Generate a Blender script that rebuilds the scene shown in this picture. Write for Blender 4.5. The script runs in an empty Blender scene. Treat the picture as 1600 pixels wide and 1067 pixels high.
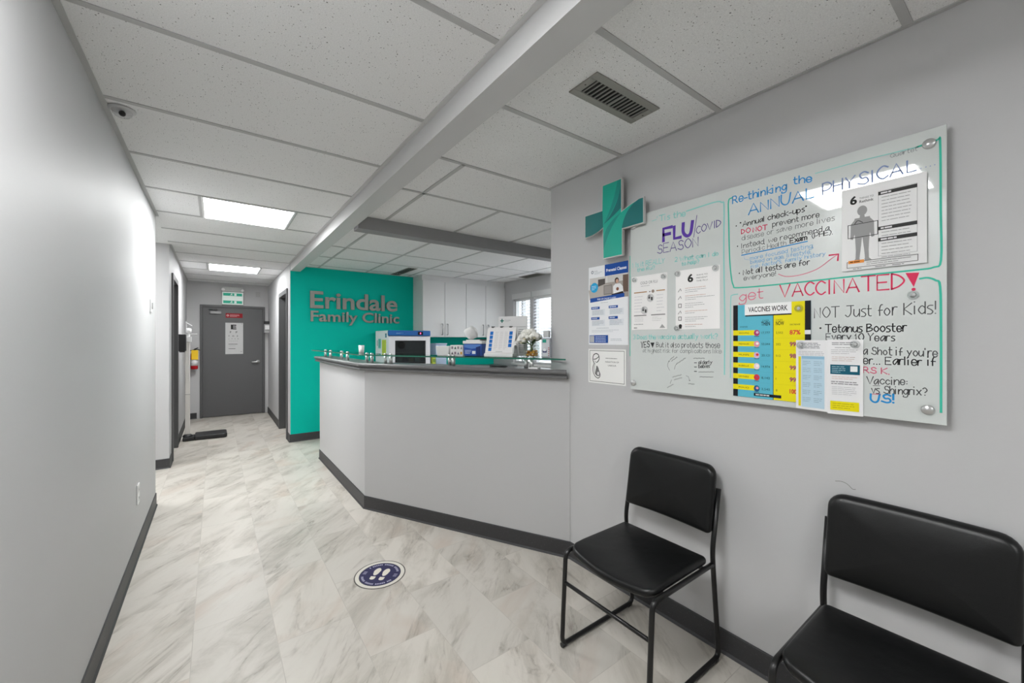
import bpy, bmesh, math, random
from mathutils import Vector, Matrix

random.seed(7)
scene = bpy.context.scene
COL = scene.collection

# ---------------------------------------------------------------- camera
cam_data = bpy.data.cameras.new('camera')
cam_data.sensor_fit = 'HORIZONTAL'
cam_data.sensor_width = 36.0
cam_data.lens = 36.0 * 629.5 / 1600.0
cam_data.shift_y = (531.8 - 533.5) / 1600.0
cam_data.clip_start = 0.02
cam = bpy.data.objects.new('camera', cam_data)
COL.objects.link(cam)
cam.location = (0, 0, 1.31)
cam.rotation_euler = (math.radians(90), 0, math.radians(-36.33))
scene.camera = cam

# ---------------------------------------------------------------- sky, exposure
world = bpy.data.worlds.new('sky')
scene.world = world
world.use_nodes = True
wb = world.node_tree.nodes['Background']
wb.inputs[0].default_value = (0.94, 0.97, 1.0, 1)
wb.inputs[1].default_value = 0.6
vs = scene.view_settings
scene.display_settings.display_device = 'sRGB'
vs.view_transform = 'Standard'
vs.look = 'None'
vs.gamma = 1.0
vs.use_curve_mapping = False
vs.exposure = 2.42
LAMP = 6.8            # radiance of the hall's ceiling panels
LAMP_NEAR = 5.4
LAMP_OFFICE = 10.0
scene.cycles.max_bounces = 10
scene.cycles.diffuse_bounces = 6
scene.cycles.glossy_bounces = 5
scene.cycles.transparent_max_bounces = 12
scene.cycles.sample_clamp_indirect = 6.0
scene.cycles.caustics_reflective = False
scene.cycles.caustics_refractive = False

# ---------------------------------------------------------------- helpers
def lin(c):
    return c / 12.92 if c <= 0.04045 else ((c + 0.055) / 1.055) ** 2.4

def rgb(h):
    return tuple(lin(int(h[i:i + 2], 16) / 255) for i in (0, 2, 4)) + (1,)

MATS = {}
def mat(name, col, rough=0.5, metal=0.0, spec=0.5, emit=0.0, coat=0.0):
    if name in MATS:
        return MATS[name]
    m = bpy.data.materials.new(name)
    m.use_nodes = True
    b = m.node_tree.nodes['Principled BSDF']
    c = rgb(col) if isinstance(col, str) else tuple(col) + (1,)
    b.inputs['Base Color'].default_value = c
    b.inputs['Roughness'].default_value = rough
    b.inputs['Metallic'].default_value = metal
    b.inputs['Specular IOR Level'].default_value = spec
    b.inputs['Coat Weight'].default_value = coat
    if coat:
        b.inputs['Coat Roughness'].default_value = 0.02
    if emit:
        b.inputs['Emission Color'].default_value = c
        b.inputs['Emission Strength'].default_value = emit
    m.diffuse_color = c
    MATS[name] = m
    return m

def ink(h):
    return mat('ink_' + h, h, 0.6, spec=0.2)

def nodes_of(m):
    nt = m.node_tree
    return nt, nt.nodes['Principled BSDF'], nt.nodes.new, nt.links.new

def ramp(nt, pts):
    r = nt.nodes.new('ShaderNodeValToRGB')
    e = r.color_ramp.elements
    e[0].position, e[0].color = pts[0][0], pts[0][1]
    e[1].position, e[1].color = pts[-1][0], pts[-1][1]
    for p, c in pts[1:-1]:
        n = e.new(p); n.color = c
    return r

def thin_glass(name, tint, ior=1.45, rough=0.0):
    m = bpy.data.materials.new(name)
    m.use_nodes = True
    nt = m.node_tree
    nt.nodes.clear()
    o = nt.nodes.new('ShaderNodeOutputMaterial')
    mx = nt.nodes.new('ShaderNodeMixShader')
    t = nt.nodes.new('ShaderNodeBsdfTransparent'); t.inputs[0].default_value = tuple(tint) + (1,)
    g = nt.nodes.new('ShaderNodeBsdfGlossy'); g.inputs['Roughness'].default_value = rough
    # reflectance of a thin pane, the same from both of its sides: f0 + (1 - f0)(1 - |n.i|)^5
    ge = nt.nodes.new('ShaderNodeNewGeometry')
    def vm(op, a, b):
        q = nt.nodes.new('ShaderNodeVectorMath' if op == 'DOT_PRODUCT' else 'ShaderNodeMath'); q.operation = op
        for i, w in enumerate((a, b)):
            if w is None: continue
            if isinstance(w, float): q.inputs[i].default_value = w
            else: nt.links.new(w, q.inputs[i])
        return q.outputs['Value']
    c = vm('ABSOLUTE', vm('DOT_PRODUCT', ge.outputs['Normal'], ge.outputs['Incoming']), None)
    f0 = ((ior - 1) / (ior + 1)) ** 2
    f = vm('ADD', vm('MULTIPLY', vm('POWER', vm('SUBTRACT', 1.0, c), 5.0), 1 - f0), f0)
    nt.links.new(f, mx.inputs[0])
    nt.links.new(t.outputs[0], mx.inputs[1]); nt.links.new(g.outputs[0], mx.inputs[2])
    nt.links.new(mx.outputs[0], o.inputs[0])
    MATS[name] = m
    return m

class MB:
    """Collects shapes (world coordinates) and links them as ONE mesh object."""
    def __init__(s):
        s.v, s.f, s.mi, s.sm, s.mats = [], [], [], [], []
    def m(s, mt):
        if mt not in s.mats:
            s.mats.append(mt)
        return s.mats.index(mt)
    def face(s, pts, mt, smooth=False):
        n = len(s.v)
        s.v += [tuple(p) for p in pts]
        s.f.append(tuple(range(n, n + len(pts)))); s.mi.append(s.m(mt)); s.sm.append(smooth)
    def raw(s, vs, fs, mt, smooth=False):
        n = len(s.v)
        s.v += [tuple(p) for p in vs]
        k = s.m(mt)
        for f in fs:
            s.f.append(tuple(i + n for i in f)); s.mi.append(k); s.sm.append(smooth)
    def box(s, a, b, mt):
        x0, x1 = sorted((a[0], b[0])); y0, y1 = sorted((a[1], b[1])); z0, z1 = sorted((a[2], b[2]))
        vs = [(x0, y0, z0), (x1, y0, z0), (x1, y1, z0), (x0, y1, z0), (x0, y0, z1), (x1, y0, z1), (x1, y1, z1), (x0, y1, z1)]
        s.raw(vs, [(0, 3, 2, 1), (4, 5, 6, 7), (0, 1, 5, 4), (1, 2, 6, 5), (2, 3, 7, 6), (3, 0, 4, 7)], mt)
    def prism(s, pts, fn, d0, d1, mt, side=None):
        """2D polygon pts extruded from depth d0 to d1; fn(u, v, d) gives the point."""
        n = len(pts)
        vs = [fn(u, v, d0) for u, v in pts] + [fn(u, v, d1) for u, v in pts]
        s.raw(vs, [tuple(range(n))[::-1], tuple(range(n, 2 * n))], mt)
        s.raw(vs, [(i, (i + 1) % n, n + (i + 1) % n, n + i) for i in range(n)], side or mt)
    def tube(s, path, r, mt, n=10, closed=False, caps=True):
        P = [Vector(p) for p in path]
        rings, prev = [], None
        L = len(P)
        for i, p in enumerate(P):
            if closed:
                d = P[(i + 1) % L] - P[i - 1]
            else:
                d = P[min(i + 1, L - 1)] - P[max(i - 1, 0)]
            d.normalize()
            if prev is None:
                up = Vector((0, 0, 1)) if abs(d.z) < 0.9 else Vector((1, 0, 0))
                x = d.cross(up).normalized()
            else:
                x = (prev - d * prev.dot(d)).normalized()
            prev = x
            y = d.cross(x)
            rr = r[i] if isinstance(r, (list, tuple)) else r
            rings.append([p + (x * math.cos(a) + y * math.sin(a)) * rr for a in (2 * math.pi * k / n for k in range(n))])
        vs = [q for ring in rings for q in ring]
        fs = []
        for i in range(L if closed else L - 1):
            a, b = i * n, ((i + 1) % L) * n
            fs += [(a + k, a + (k + 1) % n, b + (k + 1) % n, b + k) for k in range(n)]
        s.raw(vs, fs, mt, True)
        if caps and not closed:
            s.raw(rings[0], [tuple(range(n))[::-1]], mt); s.raw(rings[-1], [tuple(range(n))], mt)
    def lathe(s, c, prof, mt, n=20, axis='z', smooth=True):
        """prof: (radius, height) pairs around an axis through c."""
        vs, fs = [], []
        for r, h in prof:
            for k in range(n):
                a = 2 * math.pi * k / n
                p = (r * math.cos(a), r * math.sin(a), h)
                if axis == 'x': p = (h, p[0], p[1])
                if axis == 'y': p = (p[1], h, p[0])
                vs.append((c[0] + p[0], c[1] + p[1], c[2] + p[2]))
        for i in range(len(prof) - 1):
            fs += [(i * n + k, i * n + (k + 1) % n, (i + 1) * n + (k + 1) % n, (i + 1) * n + k) for k in range(n)]
        s.raw(vs, fs, mt, smooth)
        if prof[0][0] > 1e-5: s.raw(vs[:n], [tuple(range(n))[::-1]], mt)
        if prof[-1][0] > 1e-5: s.raw(vs[-n:], [tuple(range(n))], mt)
    def ball(s, c, r, mt, n=12, sc=(1, 1, 1), fn=None):
        vs, fs, R = [], [], n // 2 + 1
        for i in range(R):
            th = math.pi * i / (R - 1)
            for k in range(n):
                a = 2 * math.pi * k / n
                d = Vector((math.sin(th) * math.cos(a), math.sin(th) * math.sin(a), math.cos(th)))
                q = r * (fn(d) if fn else 1)
                vs.append((c[0] + d.x * q * sc[0], c[1] + d.y * q * sc[1], c[2] + d.z * q * sc[2]))
        for i in range(R - 1):
            fs += [(i * n + k, (i + 1) * n + k, (i + 1) * n + (k + 1) % n, i * n + (k + 1) % n) for k in range(n)]
        s.raw(vs, fs, mt, True)
    def build(s, name, parent=None, bevel=0, seg=2, merge=True, base=None):
        if parent is not None:
            off = parent_loc(parent)
        else:
            xs, ys, zs = zip(*s.v)
            off = Vector(base) if base else Vector(((min(xs) + max(xs)) / 2, (min(ys) + max(ys)) / 2, min(zs)))
        me = bpy.data.meshes.new(name)
        me.from_pydata([(x - off.x, y - off.y, z - off.z) for x, y, z in s.v], [], s.f)
        for mt in s.mats:
            me.materials.append(mt)
        for p, k, sm in zip(me.polygons, s.mi, s.sm):
            p.material_index = k; p.use_smooth = sm
        if merge:
            bm = bmesh.new(); bm.from_mesh(me)
            bmesh.ops.remove_doubles(bm, verts=bm.verts, dist=1e-6)
            bmesh.ops.recalc_face_normals(bm, faces=bm.faces)
            bm.to_mesh(me); bm.free()
        me.update()
        o = bpy.data.objects.new(name, me)
        COL.objects.link(o)
        if parent is not None:
            o.parent = parent
        else:
            o.location = off
        if bevel:
            md = o.modifiers.new('bevel', 'BEVEL')
            md.width = bevel; md.segments = seg; md.limit_method = 'ANGLE'; md.angle_limit = math.radians(40)
        return o

LOC = {}
def parent_loc(p):
    v = Vector((0, 0, 0))
    while p is not None:
        v += p.location
        p = p.parent
    return v

def tag(o, label, cat, group=None):
    o['label'] = label; o['category'] = cat
    if group: o['group'] = group
    return o

def thing(name, loc, label, cat, group=None):
    o = bpy.data.objects.new(name, None)
    o.empty_display_size = 0.05
    COL.objects.link(o)
    o.location = loc
    return tag(o, label, cat, group)

def struct(o):
    o['kind'] = 'structure'
    return o

def copy_tree(o, parent=None):
    kids = [k for k in bpy.data.objects if k.parent == o]
    c = o.copy(); COL.objects.link(c)
    if parent is not None: c.parent = parent
    for k in kids: copy_tree(k, c)
    return c

# -------- lettering from the built-in font, measured so that a capital is 1 high
_font = {}
def glyphs(s, bold=0.0, res=3):
    key = (s, bold, res)
    if key in _font: return _font[key]
    cu = bpy.data.curves.new('lettering', 'FONT')
    cu.body = s; cu.size = 1.0 / 0.729; cu.offset = bold; cu.resolution_u = res
    cu.fill_mode = 'FRONT'
    ob = bpy.data.objects.new('lettering', cu)
    COL.objects.link(ob)
    dg = bpy.context.evaluated_depsgraph_get(); dg.update()
    me = bpy.data.meshes.new_from_object(ob.evaluated_get(dg))
    vs = [(v.co.x, v.co.y) for v in me.vertices]
    fs = [tuple(p.vertices) for p in me.polygons]
    bpy.data.objects.remove(ob); bpy.data.curves.remove(cu); bpy.data.meshes.remove(me)
    _font[key] = (vs, fs)
    return vs, fs

class Sheet:
    """A sheet with printing: u to the right, v down from its top left corner."""
    def __init__(s, w, h, origin, right, down, paper='f2f2f0', thick=0.0008, flat=True):
        s.o, s.r, s.d = Vector(origin), Vector(right).normalized(), Vector(down).normalized()
        s.n = s.d.cross(s.r).normalized()      # towards the reader
        s.w, s.h = w, h
        s.mb = MB()
        pm = ink(paper) if isinstance(paper, str) else paper
        pts = [(0, 0), (w, 0), (w, h), (0, h)]
        s.mb.prism(pts, s.at, -thick, 0, pm)
        s.k = 0.00012
    def at(s, u, v, d=0):
        return s.o + s.r * u + s.d * v + s.n * d
    def lay(s):
        s.k += 0.000012
        return s.k
    def poly(s, pts, c):
        k = s.lay()
        s.mb.face([s.at(u, v, k) for u, v in pts], ink(c))
    def rect(s, u0, v0, u1, v1, c):
        s.poly([(u0, v0), (u1, v0), (u1, v1), (u0, v1)], c)
    def disc(s, u, v, r, c, n=20, ry=None):
        ry = ry or r
        s.poly([(u + r * math.cos(2 * math.pi * i / n), v + ry * math.sin(2 * math.pi * i / n)) for i in range(n)], c)
    def frame(s, u0, v0, u1, v1, t, c):
        s.rect(u0, v0, u1, v0 + t, c); s.rect(u0, v1 - t, u1, v1, c)
        s.rect(u0, v0, u0 + t, v1, c); s.rect(u1 - t, v0, u1, v1, c)
    def line(s, pts, t, c):
        k = s.lay()
        ribbon(s.mb, pts, t, lambda u, v: s.at(u, v, k), ink(c))
    def text(s, t, u, v, cap, c, width=None, bold=0.0, align='l'):
        """v is the baseline."""
        vs, fs = glyphs(t, bold)
        if not vs: return
        x0 = min(p[0] for p in vs); x1 = max(p[0] for p in vs)
        sx = width / (x1 - x0) if width else cap
        W = (x1 - x0) * sx
        off = {'l': 0, 'c': -W / 2, 'r': -W}[align]
        k = s.lay()
        s.mb.raw([s.at(u + off + (x - x0) * sx, v - y * cap, k) for x, y in vs], fs, ink(c))
    def lines(s, u, v, w, n, step, t, c, ragged=True):
        """rows of print too small to read"""
        for i in range(n):
            x, e = u, u + w * (random.uniform(.55, 1) if ragged and i == n - 1 else random.uniform(.9, 1))
            while x < e - .002:
                L = min(random.uniform(.006, .02), e - x)
                s.rect(x, v + i * step, x + L, v + i * step + t, c)
                x += L + .0016
    def build(s, name, parent=None):
        return s.mb.build(name, parent, merge=False)

def ribbon(mb, pts, t, fn, mt):
    P = [Vector((p[0], p[1])) for p in pts]
    if len(P) == 1 or (P[0] - P[-1]).length < 1e-6 and len(P) == 2:
        c = P[0]
        mb.face([fn(c.x + t * .6 * math.cos(a * math.pi / 4), c.y + t * .6 * math.sin(a * math.pi / 4)) for a in range(8)], mt)
        return
    L, R = [], []
    for i, p in enumerate(P):
        a = (P[i] - P[i - 1]).normalized() if i else (P[1] - P[0]).normalized()
        b = (P[i + 1] - P[i]).normalized() if i < len(P) - 1 else a
        d = (a + b)
        if d.length < .3: d = a
        d.normalize()
        n = Vector((-d.y, d.x)) * t / 2
        e = Vector((0, 0))
        if i == 0: e = -d * t * .35
        if i == len(P) - 1: e = d * t * .35
        L.append(p + n + e); R.append(p - n + e)
    vs = [fn(q.x, q.y) for q in L] + [fn(q.x, q.y) for q in R]
    m = len(P)
    mb.raw(vs, [(i, i + 1, m + i + 1, m + i) for i in range(m - 1)], mt)

def smooth_pts(pts, k=5):
    P = [Vector(p) for p in pts]
    closed = (P[0] - P[-1]).length < 1e-6
    out = []
    for i in range(len(P) - 1):
        p0 = P[i - 1] if i else (P[-2] if closed else P[0] * 2 - P[1])
        p1, p2 = P[i], P[i + 1]
        p3 = P[i + 2] if i + 2 < len(P) else (P[1] if closed else P[-1] * 2 - P[-2])
        for j in range(k):
            t = j / k
            out.append(.5 * ((2 * p1) + (p2 - p0) * t + (2 * p0 - 5 * p1 + 4 * p2 - p3) * t * t + (3 * p1 - p0 - 3 * p2 + p3) * t ** 3))
    out.append(P[-1])
    return out

# -------- hand lettering: pen strokes on a small grid (baseline 2, x-height 6, capital 8; ~ = curved)
HAND = {
 'A': (6, '02 38 62;14 54'), 'B': (5, '02 08;~08 38 47 36 05;~05 45 54 43 02'), 'C': (5, '~57 38 17 05 13 32 53'), 'D': (5, '02 08;~08 37 55 33 02'),
 'E': (5, '58 08 02 52;05 45'), 'F': (5, '58 08 02;05 45'), 'H': (5, '02 08;52 58;05 55'), 'I': (2, '12 18'), 'J': (5, '18 68;~48 44 22 03'),
 'K': (5, '02 08;58 05 52'), 'L': (4, '08 02 42'), 'N': (5, '02 08 52 58'), 'O': (6, '~38 05 32 65 38'), 'P': (5, '02 08;~08 38 56 34 04'),
 'R': (5, '02 08;~08 38 46 35 05;25 52'), 'S': (5, '~57 38 17 25 45 53 32 03'), 'T': (6, '08 68;38 32'), 'U': (5, '~08 04 22 43 58'),
 'V': (6, '08 32 68'), 'W': (8, '08 22 46 62 88'), 'Y': (5, '08 25 58;25 22'), 'Q': (6, '~38 05 32 65 38;44 62'),
 'a': (4, '~46 26 04 12 34 46;46 42'), 'b': (4, '08 02;~05 26 44 22 03'), 'c': (4, '~45 26 04 22 43'), 'd': (4, '48 42;~45 26 04 22 43'),
 'e': (4, '~04 44 36 16 04 12 32 43'), 'f': (3, '~38 28 16 12;05 35'), 'g': (4, '~45 26 04 22 44;~46 42 30 00 01'), 'h': (4, '08 02;~04 26 45 42'),
 'i': (1.4, '06 02;08 08'), 'k': (4, '08 02;46 04 42'), 'l': (1.4, '08 02'), 'm': (6, '06 02;~05 16 35 32;~35 46 65 62'), 'n': (4, '06 02;~04 26 45 42'),
 'o': (4, '~26 04 22 44 26'), 'p': (4, '06 00;~05 26 44 22 03'), 'r': (3, '06 02;~04 16 36'), 's': (3, '~36 16 05 24 33 22 02'), 't': (3, '~18 13 22 32;06 36'),
 'u': (4, '~06 03 22 44;46 42'), 'v': (4, '06 22 46'), 'w': (6, '06 12 35 52 66'), 'x': (4, '06 42;46 02'), 'y': (4, '06 23;46 00'),
 '1': (2, '06 18 12'), '0': (5, '~38 05 32 55 38'), '2': (4, '~07 28 46 02;02 42'), '3': (4, '~07 28 46 25;~25 44 22 03'),
 "'": (1, '08 07'), '"': (2.4, '08 07;18 17'), '-': (3, '04 34'), ',': (1, '02 01'), '.': (1, '02 02'), '!': (1, '08 04;02 02'),
 '?': (4, '~07 28 46 24;22 22'), ':': (1, '03 03;05 05'), '(': (2, '~28 05 21'), ')': (2, '~08 25 01'), '/': (5, '02 58')}

def write(mb, t, u0, v0, u1, v1, cap, wd, fn, mt, jit=.25):
    adv, x = [], 0
    for ch in t:
        adv.append(x)
        x += (3.0 if ch == ' ' else HAND[ch][0] + 1.3)
    total = x - 1.3
    for ch, a in zip(t, adv):
        if ch == ' ': continue
        jx, jy, js = random.uniform(-jit, jit), random.uniform(-jit, jit), random.uniform(.94, 1.06)
        for st in HAND[ch][1].split(';'):
            cv = st[0] == '~'
            pts = [(int(q[0]), int(q[1]) - 2) for q in st.strip('~').split()]
            P = []
            for gx, gy in pts:
                k = (a + gx * js + jx) / total
                P.append((u0 + (u1 - u0) * k, v0 + (v1 - v0) * k + (gy * js + jy * .6) * cap / 6))
            if cv: P = smooth_pts(P, 4)
            ribbon(mb, P, wd, fn, mt)
WRITING=[('Re-thinking', 0.5004, 0.8003, 0.692, 0.7996, 0.0285, 'b', 0.0032), ('the', 0.715, 0.8122, 0.769, 0.8034, 0.0255, 'b', 0.0032), ('ANNUAL', 0.5618, 0.7396, 0.7765, 0.7472, 0.0378, 'b', 0.0035), ('PHYSICAL', 0.8006, 0.748, 1.0314, 0.7547, 0.0376, 'd', 0.0034), ('....', 1.0429, 0.7565, 1.0739, 0.757, 0.0228, 'd', 0.002), ('Quartet', 0.9745, 0.8119, 1.0348, 0.8129, 0.0139, 's', 0.0011), ('"Annual check-ups"', 0.5299, 0.6975, 0.7576, 0.705, 0.0218, 'k', 0.0022), ('DO NOT', 0.535, 0.6693, 0.6278, 0.6666, 0.0204, 'r', 0.0024), ('prevent more', 0.6455, 0.6728, 0.7921, 0.6749, 0.0205, 'g', 0.0019), ('disease or save more lives', 0.535, 0.6435, 0.8345, 0.6524, 0.0204, 'h', 0.0016), ('Instead, we recommend a', 0.533, 0.6125, 0.8204, 0.6219, 0.0204, 'g', 0.0017), ('Periodic Health', 0.5367, 0.5893, 0.6908, 0.5959, 0.0192, 'h', 0.0015), ('Exam', 0.7037, 0.5998, 0.7551, 0.6027, 0.0198, 'k', 0.0026), ('(PHE).', 0.7697, 0.6045, 0.831, 0.6065, 0.018, 'g', 0.0018), ('more focused testing,', 0.5665, 0.5596, 0.7765, 0.5721, 0.0163, 'c', 0.0016), ('based on age, lifestyle,', 0.5686, 0.5452, 0.769, 0.5524, 0.015, 'c', 0.0016), ('risk factors, family history', 0.5703, 0.5274, 0.8096, 0.5376, 0.015, 'c', 0.0016), ('Not all tests are for', 0.5403, 0.5055, 0.7633, 0.5136, 0.0216, 'k', 0.0021), ('everyone!', 0.5435, 0.4834, 0.6584, 0.4881, 0.0191, 'g', 0.0017), ('get', 0.5267, 0.4021, 0.6125, 0.4077, 0.0359, 'p', 0.0028), ('VACCINATED', 0.6705, 0.4051, 1.0049, 0.4035, 0.0452, 'r', 0.0036), ('NOT Just for Kids!', 0.7784, 0.323, 1.0752, 0.3237, 0.0359, 'g', 0.0022), ('Tetanus Booster', 0.8087, 0.2732, 1.0119, 0.2722, 0.0253, 'k', 0.0026), ('Every 10 Years', 0.8114, 0.2468, 0.9852, 0.243, 0.023, 'g', 0.0025), ("a Shot if you're", 0.9099, 0.2, 1.0765, 0.1972, 0.0239, 'g', 0.0022), ('er... Earlier if', 0.9099, 0.1695, 1.072, 0.1709, 0.0239, 'k', 0.0024), ('RS K.', 0.9099, 0.1409, 0.974, 0.1397, 0.0208, 'p', 0.0026), ('Vaccine:', 0.9179, 0.1047, 1.014, 0.1102, 0.0227, 'g', 0.0022), ('vs Shingrix?', 0.9299, 0.0767, 1.0556, 0.0831, 0.0225, 'g', 0.0022), ('US!', 0.9278, 0.0478, 0.9852, 0.0521, 0.0256, 'b', 0.0042), ("'Tis the", 0.1539, 0.8084, 0.2964, 0.8018, 0.0259, 'u', 0.0032), ('FLU', 0.1879, 0.7105, 0.3264, 0.7089, 0.0569, 'v', 0.0118), ('COVID', 0.3469, 0.7096, 0.4521, 0.7204, 0.0293, 'w', 0.0026), ('SEASON', 0.1546, 0.656, 0.3565, 0.6547, 0.041, 'w', 0.0028), ('1 Is it REALLY', 0.0131, 0.6115, 0.1929, 0.6078, 0.0226, 'u', 0.0028), ('the flu?', 0.0421, 0.5866, 0.1401, 0.5863, 0.0191, 'u', 0.0028), ('2 What can I do', 0.2459, 0.6039, 0.4436, 0.6001, 0.0205, 'u', 0.0028), ('to help?', 0.2792, 0.5814, 0.3596, 0.5816, 0.0173, 'u', 0.0028), ('3 Does the vaccine actually work?', 0.0193, 0.2508, 0.4396, 0.2525, 0.0225, 'u', 0.0028), ('YES', 0.0638, 0.2097, 0.1101, 0.2125, 0.0284, 'k', 0.0034), ('But it also protects those', 0.1494, 0.213, 0.4481, 0.2138, 0.0229, 'g', 0.0019), ('at highest risk for complications like:', 0.0738, 0.1865, 0.4594, 0.1915, 0.0205, 'h', 0.0016), ('elderly', 0.3572, 0.1423, 0.4167, 0.1459, 0.0166, 'k', 0.0018), ('babies', 0.3572, 0.1254, 0.4065, 0.1296, 0.0167, 'k', 0.0018)]
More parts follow.
